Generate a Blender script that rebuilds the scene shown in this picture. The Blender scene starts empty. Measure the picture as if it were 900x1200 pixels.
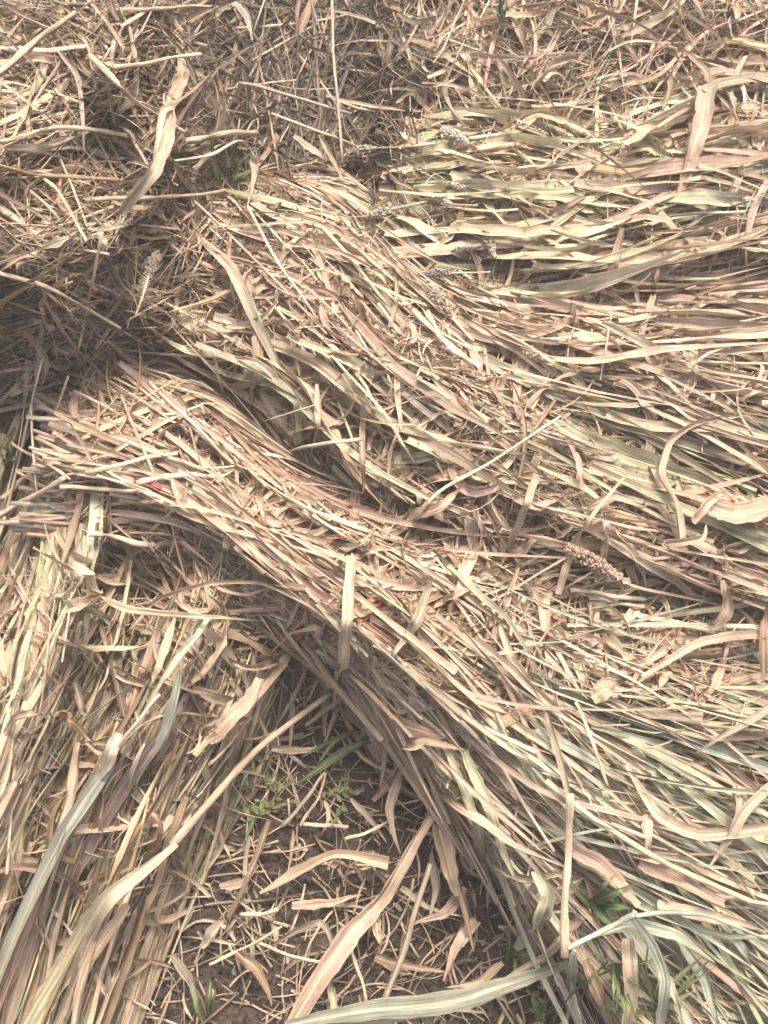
import bpy, math, random
import numpy as np
from mathutils import Vector

rng = np.random.default_rng(20240611)
random.seed(7)
scene = bpy.context.scene
COL = scene.collection

# ------------------------------------------------------------------ camera
CAM_H, PITCH, VFOV = 1.50, 64.0, 56.0
cam_d = bpy.data.cameras.new('camera')
cam = bpy.data.objects.new('camera', cam_d)
COL.objects.link(cam)
cam.location = (0, 0, CAM_H)
cam.rotation_euler = (math.radians(90 - PITCH), 0, 0)
cam_d.sensor_fit = 'VERTICAL'
cam_d.angle = math.radians(VFOV)
cam_d.clip_start, cam_d.clip_end = 0.02, 400
scene.camera = cam

# ------------------------------------------------------------------ light
SUN_EL, SUN_AZ = 62.0, 22.0        # azimuth: degrees clockwise from +Y (away from the viewer)
world = bpy.data.worlds.new('World')
scene.world = world
world.use_nodes = True
wn = world.node_tree
bg = wn.nodes['Background']
sky = wn.nodes.new('ShaderNodeTexSky')
sky.sky_type = 'NISHITA'
sky.sun_disc = False
sky.sun_elevation = math.radians(SUN_EL)
sky.sun_rotation = math.radians(SUN_AZ)
sky.air_density, sky.dust_density, sky.ozone_density = 0.7, 9.0, 0.6
wn.links.new(sky.outputs['Color'], bg.inputs['Color'])
bg.inputs['Strength'].default_value = 0.15
sun_d = bpy.data.lights.new('sun', 'SUN')
sun_d.energy = 1.5
sun_d.angle = math.radians(12.0)
sun_d.color = (1.0, 0.925, 0.82)
sun = bpy.data.objects.new('sun', sun_d)
COL.objects.link(sun)
ce = math.cos(math.radians(SUN_EL))
sdir = Vector((ce * math.sin(math.radians(SUN_AZ)), ce * math.cos(math.radians(SUN_AZ)), math.sin(math.radians(SUN_EL))))
sun.rotation_euler = sdir.to_track_quat('Z', 'Y').to_euler()
sun.location = (1, 2, 4)
vs = scene.view_settings
vs.view_transform, vs.look, vs.gamma, vs.exposure = 'Standard', 'None', 1.0, 1.36
scene.cycles.max_bounces = 6
scene.cycles.diffuse_bounces = 5

# ------------------------------------------------------------------ layout helpers
FPX = 600 / math.tan(math.radians(VFOV / 2))
_p = math.radians(PITCH)
FWD = np.array([0, math.cos(_p), -math.sin(_p)])
UPV = np.array([0, math.sin(_p), math.cos(_p)])
CAMP = np.array([0, 0, CAM_H])


def P(u, v, z):
    """The point at height z (metres) seen in direction (u, v)."""
    u, v, z = np.broadcast_arrays(np.asarray(u, float), np.asarray(v, float), np.asarray(z, float))
    a, b = (u - 450) / FPX, (600 - v) / FPX
    d = FWD + a[..., None] * np.array([1.0, 0, 0]) + b[..., None] * UPV
    dz = np.minimum(d[..., 2], -0.12)
    t = (z - CAM_H) / dz
    return CAMP + d * t[..., None]


def to_px(p):
    q = p - CAMP
    dep = q @ FWD
    return 450 + FPX * q[..., 0] / dep, 600 - FPX * (q @ UPV) / dep, dep


def vnoise(x, y, seed):
    r = np.random.default_rng(seed)
    tab = r.random((256, 256))
    xi, yi = np.floor(x).astype(int), np.floor(y).astype(int)
    fx, fy = x - xi, y - yi
    fx, fy = fx * fx * (3 - 2 * fx), fy * fy * (3 - 2 * fy)
    g = lambda i, j: tab[i & 255, j & 255]
    return (g(xi, yi) * (1 - fx) + g(xi + 1, yi) * fx) * (1 - fy) + (g(xi, yi + 1) * (1 - fx) + g(xi + 1, yi + 1) * fx) * fy


def curve(pts, t):
    """Smooth curve through control points (any dimension), t in [0, 1] and a little beyond."""
    pts = np.asarray(pts, float)
    n = len(pts) - 1
    ext = np.vstack([2 * pts[0] - pts[1], pts, 2 * pts[-1] - pts[-2]])
    x = np.asarray(t, float) * n
    i = np.clip(np.floor(x).astype(int), 0, n - 1)
    f = (x - i)[..., None]
    a, b, c, d = ext[i], ext[i + 1], ext[i + 2], ext[i + 3]
    cub = 0.5 * (2 * b + (c - a) * f + (2 * a - 5 * b + 4 * c - d) * f ** 2 + (3 * b - a - 3 * c + d) * f ** 3)
    lin = np.where(f < 0, b + (c - a) * 0.5 * f, c + (d - b) * 0.5 * (f - 1))
    return np.where((f < 0) | (f > 1), lin, cub)


# ------------------------------------------------------------------ materials
def new_mat(name):
    m = bpy.data.materials.new(name)
    m.use_nodes = True
    nt = m.node_tree
    for n in list(nt.nodes):
        nt.nodes.remove(n)
    out = nt.nodes.new('ShaderNodeOutputMaterial')
    return m, nt, out


class NB:
    def __init__(s, nt):
        s.nt = nt

    def n(s, typ, **kw):
        o = s.nt.nodes.new('ShaderNode' + typ)
        for k, v in kw.items():
            setattr(o, k, v)
        return o

    def link(s, a, b):
        s.nt.links.new(a, b)

    def math(s, op, a, b=None, c=None):
        o = s.n('Math', operation=op)
        for i, x in enumerate((a, b, c)):
            if x is None:
                continue
            if isinstance(x, (int, float)):
                o.inputs[i].default_value = x
            else:
                s.link(x, o.inputs[i])
        return o.outputs[0]

    def ramp(s, x, lo, hi, a=0.0, b=1.0):
        o = s.n('MapRange')
        o.interpolation_type = 'SMOOTHSTEP'
        s.link(x, o.inputs[0])
        for i, v in enumerate((lo, hi, a, b)):
            o.inputs[i + 1].default_value = v
        return o.outputs[0]

    def mix(s, f, a, b, blend='MIX'):
        o = s.n('Mix', data_type='RGBA', blend_type=blend)
        for sock, x in ((o.inputs[0], f), (o.inputs[6], a), (o.inputs[7], b)):
            if isinstance(x, (int, float)):
                sock.default_value = x
            elif isinstance(x, tuple):
                sock.default_value = x if len(x) == 4 else x + (1,)
            else:
                s.link(x, sock)
        return o.outputs[2]

    def noise(s, vec, scale, detail=2.0, rough=0.5):
        o = s.n('TexNoise')
        o.inputs['Scale'].default_value = scale
        o.inputs['Detail'].default_value = detail
        o.inputs['Roughness'].default_value = rough
        s.link(vec, o.inputs['Vector'])
        return o.outputs['Fac']

    def mapping(s, vec, scale):
        o = s.n('Mapping')
        o.inputs['Scale'].default_value = scale
        s.link(vec, o.inputs['Vector'])
        return o.outputs[0]


def leaf_material(name, trans=0.22, rough=0.55, vein=1.0):
    m, nt, out = new_mat(name)
    b = NB(nt)
    col = b.n('VertexColor', layer_name='tint')
    uvm = b.n('UVMap', uv_map='metric').outputs[0]      # metres across, metres along
    uvr = b.n('UVMap', uv_map='ratio').outputs[0]       # 0..1 across, 0..1 along
    across = b.n('SeparateXYZ')
    b.link(uvr, across.inputs[0])
    stripe = b.noise(b.mapping(uvm, (900, 14, 1)), 1.0, 2.0, 0.6)
    stripe_w = b.noise(b.mapping(uvm, (240, 6, 1)), 1.0, 2.0, 0.5)
    blot = b.noise(b.mapping(uvm, (60, 22, 1)), 1.0, 3.0, 0.6)
    speck = b.noise(b.mapping(uvm, (620, 230, 1)), 1.0, 3.0, 0.6)
    patch = b.ramp(b.noise(b.mapping(uvm, (45, 16, 1)), 1.0, 2.0, 0.6), 0.40, 0.62)
    s1 = b.ramp(stripe, 0.3, 0.7, 1 - 0.34 * vein, 1 + 0.2 * vein)
    s2 = b.ramp(stripe_w, 0.3, 0.7, 0.72, 1.16)
    s3 = b.ramp(blot, 0.3, 0.75, 1.12, 0.78)
    k = b.math('MULTIPLY', b.math('MULTIPLY', s1, s2), s3)
    kc = b.n('CombineXYZ')
    for i in range(3):
        b.link(k, kc.inputs[i])
    c = b.mix(1.0, col.outputs['Color'], kc.outputs[0], 'MULTIPLY')
    # weathered grey and rusty lesion patches, amount in the tint's alpha
    grey = b.ramp(blot, 0.52, 0.68, 0.0, 0.45)
    c = b.mix(b.math('MULTIPLY', grey, col.outputs['Alpha']), c, (0.27, 0.22, 0.185))
    sp = b.math('MULTIPLY', b.ramp(speck, 0.55, 0.66), patch)
    c = b.mix(b.math('MULTIPLY', b.math('MULTIPLY', sp, col.outputs['Alpha']), 0.9), c, (0.085, 0.042, 0.032))
    # dust and old damp stains, patchy over the pile
    pos = b.n('NewGeometry').outputs['Position']
    st = b.noise(pos, 26, 4, 0.65)
    c = b.mix(b.ramp(st, 0.50, 0.72, 0.0, 0.42), c, (0.285, 0.22, 0.15))
    c = b.mix(b.ramp(b.noise(pos, 75, 3, 0.6), 0.50, 0.75, 0.0, 0.5), c, b.mix(1.0, c, (1.22, 1.2, 1.18), 'MULTIPLY'))
    # pale midrib
    d = b.math('ABSOLUTE', b.math('SUBTRACT', across.outputs[0], 0.5))
    rib = b.ramp(d, 0.035, 0.075, 0.38, 0.0)
    c = b.mix(rib, c, (0.58, 0.49, 0.36))
    bump = b.n('Bump')
    bump.inputs['Strength'].default_value = 0.7
    bump.inputs['Distance'].default_value = 0.002
    b.link(b.math('ADD', stripe, b.math('MULTIPLY', stripe_w, 1.5)), bump.inputs['Height'])
    pr = b.n('BsdfPrincipled')
    pr.inputs['Roughness'].default_value = rough
    pr.inputs['Specular IOR Level'].default_value = 0.35
    b.link(c, pr.inputs['Base Color'])
    b.link(bump.outputs[0], pr.inputs['Normal'])
    if trans > 0:
        tr = b.n('BsdfTranslucent')
        b.link(c, tr.inputs['Color'])
        mx = b.n('MixShader')
        mx.inputs[0].default_value = trans
        b.link(pr.outputs[0], mx.inputs[1])
        b.link(tr.outputs[0], mx.inputs[2])
        b.link(mx.outputs[0], out.inputs['Surface'])
    else:
        b.link(pr.outputs[0], out.inputs['Surface'])
    return m


M_LEAF = leaf_material('dry_leaf_blade')
M_STALK = leaf_material('dry_straw_stalk', trans=0.0, rough=0.42, vein=0.7)
M_GREEN = leaf_material('green_blade', trans=0.3, rough=0.45, vein=0.6)
M_GRAIN = leaf_material('seed_husk', trans=0.05, rough=0.65, vein=0.8)


def soil_material(name):
    m, nt, out = new_mat(name)
    b = NB(nt)
    g = b.n('NewGeometry').outputs['Position']
    n1 = b.noise(g, 9, 4, 0.6)
    n2 = b.noise(g, 95, 4, 0.65)
    n3 = b.noise(g, 420, 3, 0.6)
    c = b.mix(b.ramp(n1, 0.3, 0.7), (0.032, 0.024, 0.019), (0.062, 0.047, 0.037))
    c = b.mix(b.ramp(n2, 0.35, 0.7, 0, 0.7), c, (0.095, 0.074, 0.058))
    c = b.mix(b.ramp(n3, 0.66, 0.74, 0, 0.7), c, (0.30, 0.25, 0.20))
    bump = b.n('Bump')
    bump.inputs['Strength'].default_value = 0.9
    bump.inputs['Distance'].default_value = 0.006
    b.link(b.math('ADD', n2, b.math('MULTIPLY', n3, 0.5)), bump.inputs['Height'])
    pr = b.n('BsdfPrincipled')
    pr.inputs['Roughness'].default_value = 0.95
    pr.inputs['Specular IOR Level'].default_value = 0.15
    b.link(c, pr.inputs['Base Color'])
    b.link(bump.outputs[0], pr.inputs['Normal'])
    b.link(pr.outputs[0], out.inputs['Surface'])
    return m


M_SOIL = soil_material('crumbly_dark_soil')


def core_material():
    m, nt, out = new_mat('packed_inner_straw')
    b = NB(nt)
    g = b.n('NewGeometry').outputs['Position']
    n1 = b.noise(b.mapping(g, (160, 40, 60)), 1.0, 3, 0.6)
    n2 = b.noise(g, 18, 3, 0.6)
    c = b.mix(b.ramp(n1, 0.3, 0.7), (0.15, 0.11, 0.077), (0.44, 0.335, 0.23))
    c = b.mix(b.ramp(n2, 0.4, 0.7, 0, 0.5), c, (0.24, 0.185, 0.135))
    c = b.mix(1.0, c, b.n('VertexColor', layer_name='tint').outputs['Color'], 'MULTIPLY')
    bump = b.n('Bump')
    bump.inputs['Strength'].default_value = 1.0
    bump.inputs['Distance'].default_value = 0.01
    b.link(n1, bump.inputs['Height'])
    pr = b.n('BsdfPrincipled')
    pr.inputs['Roughness'].default_value = 0.9
    b.link(c, pr.inputs['Base Color'])
    b.link(bump.outputs[0], pr.inputs['Normal'])
    b.link(pr.outputs[0], out.inputs['Surface'])
    return m


M_CORE = core_material()

PAL = {
    'tan': (0.49, 0.37, 0.26), 'straw': (0.56, 0.44, 0.295), 'cream': (0.62, 0.52, 0.375),
    'pink': (0.52, 0.365, 0.26), 'brown': (0.285, 0.195, 0.12), 'dark': (0.13, 0.088, 0.062),
    'grey': (0.34, 0.285, 0.205), 'sage': (0.43, 0.41, 0.26), 'pale': (0.52, 0.475, 0.305),
    'blue': (0.35, 0.38, 0.285), 'yellow': (0.58, 0.44, 0.23), 'red': (0.34, 0.12, 0.085),
    'shade_brown': (0.055, 0.039, 0.028), 'green': (0.065, 0.115, 0.035), 'lime': (0.10, 0.15, 0.05),  # the first brown is darkened to stand in for shade among the straw
}
PN = list(PAL)
PV = np.array([PAL[k] for k in PN])


def pick_colors(weights, n):
    ks = list(weights)
    w = np.array([weights[k] for k in ks], float)
    idx = rng.choice(len(ks), n, p=w / w.sum())
    c = np.array([PAL[k] for k in ks])[idx]
    c = c * rng.normal(1, 0.13, (n, 1)) * rng.normal(1, 0.035, (n, 3))
    return np.clip(c, 0.02, 0.85)


# ------------------------------------------------------------------ ribbons and tubes
def norm(a):
    return a / np.maximum(np.linalg.norm(a, axis=-1, keepdims=True), 1e-9)


def frames(C):
    T = np.gradient(C, axis=1)
    T = norm(T)
    up = np.zeros_like(T)
    up[..., 2] = 1
    # surfaces lean towards where they can be seen and lit; a neutral up with a lean to the slope
    S = norm(np.cross(T, up))
    N = np.cross(S, T)
    return T, S, N


def ribbons(C, W, shape, roll, twist, fold, wave, cols, tipcols, spots, nx=3, crumple=.09):
    """C (M,N,3) centre lines, W (M,) widths -> dict with verts (M,N*nx,3), faces, colours, uvs."""
    M, N, _ = C.shape
    T, S, Nn = frames(C)
    tau = np.linspace(0, 1, N)[None, :]
    ang = roll[:, None] + twist[:, None] * (tau - 0.4)
    ca, sa = np.cos(ang)[..., None], np.sin(ang)[..., None]
    S2, N2 = S * ca + Nn * sa, Nn * ca - S * sa
    w = W[:, None] * shape
    xs = np.linspace(-1, 1, nx)
    ph = rng.uniform(0, 6.28, (M, 1))
    fr = rng.uniform(2, 6, (M, 1))
    V = np.zeros((M, N, nx, 3))
    fl = fold[:, None] * (0.75 + 0.35 * np.sin(ph + tau * 4))
    for j, x in enumerate(xs):
        ax = abs(x)
        wv = 1 + wave[:, None] * np.sin(ph + fr * tau * 6.28 + (2.1 if x > 0 else 0)) * ax
        a = fl * (0.6 + 0.6 * ax)
        off = S2 * (np.cos(a) * x)[..., None] + N2 * (np.sin(a) * ax)[..., None]
        V[:, :, j] = C + off * (w * 0.5 * wv)[..., None]
        V[:, :, j] += N2 * (rng.normal(0, crumple, (M, N)) * w * (.35 + .65 * ax))[..., None]
        if nx > 3 and 0 < ax:
            V[:, :, j] += N2 * (0.16 * W[:, None] * wave[:, None] * 4 * ax * np.sin(ph * 1.7 + fr * tau * 9 + 2 * x))[..., None]
    if nx > 3:                                        # lengthwise pleats of a dried blade
        for j in range(nx):
            V[:, :, j] += N2 * (rng.normal(0, .075, (M, 1)) * w * (1 + .5 * np.sin(ph + tau * 7 + j)))[..., None]
    faces = []
    for i in range(N - 1):
        for j in range(nx - 1):
            a = i * nx + j
            faces.append((a, a + 1, a + nx + 1, a + nx))
    colv = cols[:, None, :] * (1 - tau[..., None]) + tipcols[:, None, :] * tau[..., None]
    colv = np.repeat(colv[:, :, None, :], nx, axis=2).reshape(M, N * nx, 3)
    al = np.repeat(spots[:, None], N * nx, axis=1)[..., None]
    L = np.linalg.norm(np.diff(C, axis=1), axis=2).sum(1)
    seed = rng.uniform(0, 50, (M, 2))
    um = xs[None, None, :] * 0.5 * w[:, :, None] + seed[:, 0, None, None]
    vm = (tau * L[:, None])[:, :, None] + seed[:, 1, None, None] + 0 * um
    uvm = np.stack([um, vm], -1).reshape(M, N * nx, 2)
    ur = np.stack([np.broadcast_to((xs * 0.5 + 0.5)[None, None, :], um.shape), np.broadcast_to(tau[:, :, None], um.shape)], -1).reshape(M, N * nx, 2)
    return dict(V=V.reshape(M, N * nx, 3), F=np.array(faces), C=np.concatenate([colv, al], -1), UM=uvm, UR=ur,
                center=C, width=w)


def tubes(C, R, cols, tipcols, spots, ns=6, taper=0.35, nodes=True):
    M, N, _ = C.shape
    T, S, Nn = frames(C)
    tau = np.linspace(0, 1, N)[None, :]
    r = R[:, None] * (1 - taper * tau)
    if nodes:
        r = r * (1 + 0.22 * (rng.random((M, N)) < 0.16))
    squash = rng.uniform(0.4, 0.95, (M, 1, 1))
    r = r * rng.normal(1, .06, (M, N))
    V = np.zeros((M, N, ns, 3))
    for j in range(ns):
        a = 2 * math.pi * j / ns
        V[:, :, j] = C + (S * math.cos(a) + Nn * math.sin(a) * squash) * r[..., None]
    faces = []
    for i in range(N - 1):
        for j in range(ns):
            k = (j + 1) % ns
            faces.append((i * ns + j, i * ns + k, (i + 1) * ns + k, (i + 1) * ns + j))
    for j0 in (0, (N - 1) * ns):                      # closed ends as quads
        for q in range(1, ns - 2, 2):
            f = (j0, j0 + q, j0 + q + 1, j0 + q + 2)
            faces.append(f[::-1] if j0 == 0 else f)
    colv = cols[:, None, :] * (1 - tau[..., None]) + tipcols[:, None, :] * tau[..., None]
    colv = np.repeat(colv[:, :, None, :], ns, axis=2).reshape(M, N * ns, 3)
    al = np.repeat(spots[:, None], N * ns, axis=1)[..., None]
    L = np.linalg.norm(np.diff(C, axis=1), axis=2).sum(1)
    seed = rng.uniform(0, 50, (M, 2))
    xs = np.linspace(0, 1, ns)
    um = xs[None, None, :] * 6.28 * r[:, :, None] + seed[:, 0, None, None]
    vm = (tau * L[:, None])[:, :, None] + seed[:, 1, None, None] + 0 * um
    uvm = np.stack([um, vm], -1).reshape(M, N * ns, 2)
    ur = np.stack([np.full(um.shape, 0.95), np.broadcast_to(tau[:, :, None], um.shape)], -1).reshape(M, N * ns, 2)
    return dict(V=V.reshape(M, N * ns, 3), F=np.array(faces), C=np.concatenate([colv, al], -1), UM=uvm, UR=ur,
                center=C, width=2 * r)


def quad_mesh(name, V, F, C, UM, UR, mat, smooth=True):
    me = bpy.data.meshes.new(name)
    nv, nf = len(V), len(F)
    me.vertices.add(nv)
    me.vertices.foreach_set('co', np.ascontiguousarray(V, dtype=np.float32).ravel())
    li = np.ascontiguousarray(F, dtype=np.int32).ravel()
    me.loops.add(nf * 4)
    me.loops.foreach_set('vertex_index', li)
    me.polygons.add(nf)
    me.polygons.foreach_set('loop_start', np.arange(0, nf * 4, 4, dtype=np.int32))
    me.polygons.foreach_set('use_smooth', np.full(nf, smooth))
    at = me.attributes.new('tint', 'FLOAT_COLOR', 'POINT')
    at.data.foreach_set('color', np.ascontiguousarray(C, dtype=np.float32).ravel())
    for nm, U in (('metric', UM), ('ratio', UR)):
        uv = me.uv_layers.new(name=nm)
        uv.data.foreach_set('uv', np.ascontiguousarray(U[li], dtype=np.float32).ravel())
    me.materials.append(mat)
    me.update(calc_edges=True)
    return me


def put(name, me, parent=None, **props):
    o = bpy.data.objects.new(name, me)
    COL.objects.link(o)
    if parent is not None:
        o.parent = parent
    for k, v in props.items():
        o[k] = v
    return o


def empty(name, loc, **props):
    o = put(name, None, None, **props)
    o.empty_display_size = 0.05
    o.location = loc
    return o


def piece_mesh(name, B, i, mat, origin=(0, 0, 0)):
    return quad_mesh(name, B['V'][i] - np.asarray(origin), B['F'], B['C'][i], B['UM'][i], B['UR'][i], mat)


def mass_mesh(name, parts, mat, origin):
    """parts: list of (batch, indices)."""
    Vs, Fs, Cs, Us, Rs, off = [], [], [], [], [], 0
    for B, idx in parts:
        if len(idx) == 0:
            continue
        n = B['V'].shape[1]
        Vs.append((B['V'][idx] - np.asarray(origin)).reshape(-1, 3))
        Fs.append((B['F'][None] + (off + np.arange(len(idx)) * n)[:, None, None]).reshape(-1, 4))
        Cs.append(B['C'][idx].reshape(-1, 4))
        Us.append(B['UM'][idx].reshape(-1, 2))
        Rs.append(B['UR'][idx].reshape(-1, 2))
        off += n * len(idx)
    if not Vs:
        return None
    return quad_mesh(name, np.concatenate(Vs), np.concatenate(Fs), np.concatenate(Cs), np.concatenate(Us), np.concatenate(Rs), mat)


def leaf_shape(M, N, blunt):
    tau = np.linspace(0, 1, N)[None, :]
    pk = rng.uniform(0.25, 0.5, (M, 1))
    a = np.clip(tau / pk, 0, 1)
    b = np.clip((1 - tau) / (1 - pk), 0, 1)
    base = rng.uniform(0.35, 0.8, (M, 1))
    w = np.where(tau < pk, base + (1 - base) * np.sin(a * 1.57), b ** rng.uniform(0.45, 0.9, (M, 1)))
    w = np.where(blunt[:, None] & (tau > pk), np.maximum(w, rng.uniform(0.45, 0.8, (M, 1))), w)
    return np.clip(w, 0.05, 1)


# ------------------------------------------------------------------ the sheaves
# each: two edges of the bundle (direction pairs), heights at edge and crown along it
class Sheaf:
    def __init__(s, key, a, b, zedge, zcrown, **kw):
        s.key, s.a, s.b = key, a, b
        s.ze, s.zc = [(z if isinstance(z, tuple) else (z, z)) for z in zedge], [[z] for z in zcrown]
        s.__dict__.update(kw)

    def uv(s, ss, tt):
        A, B = curve(s.a, tt), curve(s.b, tt)
        k = (ss * 0.5 + 0.5)[..., None]
        return A * (1 - k) + B * k

    def z(s, ss, tt):
        e, zc = curve(s.ze, tt), curve(s.zc, tt)[..., 0]
        ze = np.where(ss < 0, e[..., 0], e[..., 1])
        k = np.clip(1 - np.abs(ss) ** getattr(s, 'pw', 2.2), -0.4, 1)
        q = ze + (zc - ze) * k
        lump = vnoise(ss * 2.3 + 40, tt * 7 + 9, s.seed) - 0.5 + 0.5 * (vnoise(ss * 6 + 4, tt * 16 + 2, s.seed + 1) - 0.5)
        q = q + getattr(s, 'folds', 0) * (vnoise(ss * 4.5 + 70, tt * 2.5 + 11, s.seed + 2) - .5 + .5 * vnoise(ss * 10 + 7, tt * 4 + 1, s.seed + 3) - .25) * np.clip(k + .3, 0, 1)
        return np.maximum(q + lump * s.lump * np.clip(k + 0.4, 0, 1), 0.01)

    def at(s, ss, tt, dz=0.0):
        p = s.uv(ss, tt)
        return P(p[..., 0], p[..., 1], np.maximum(s.z(ss, tt) + dz, 0.006))


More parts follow.
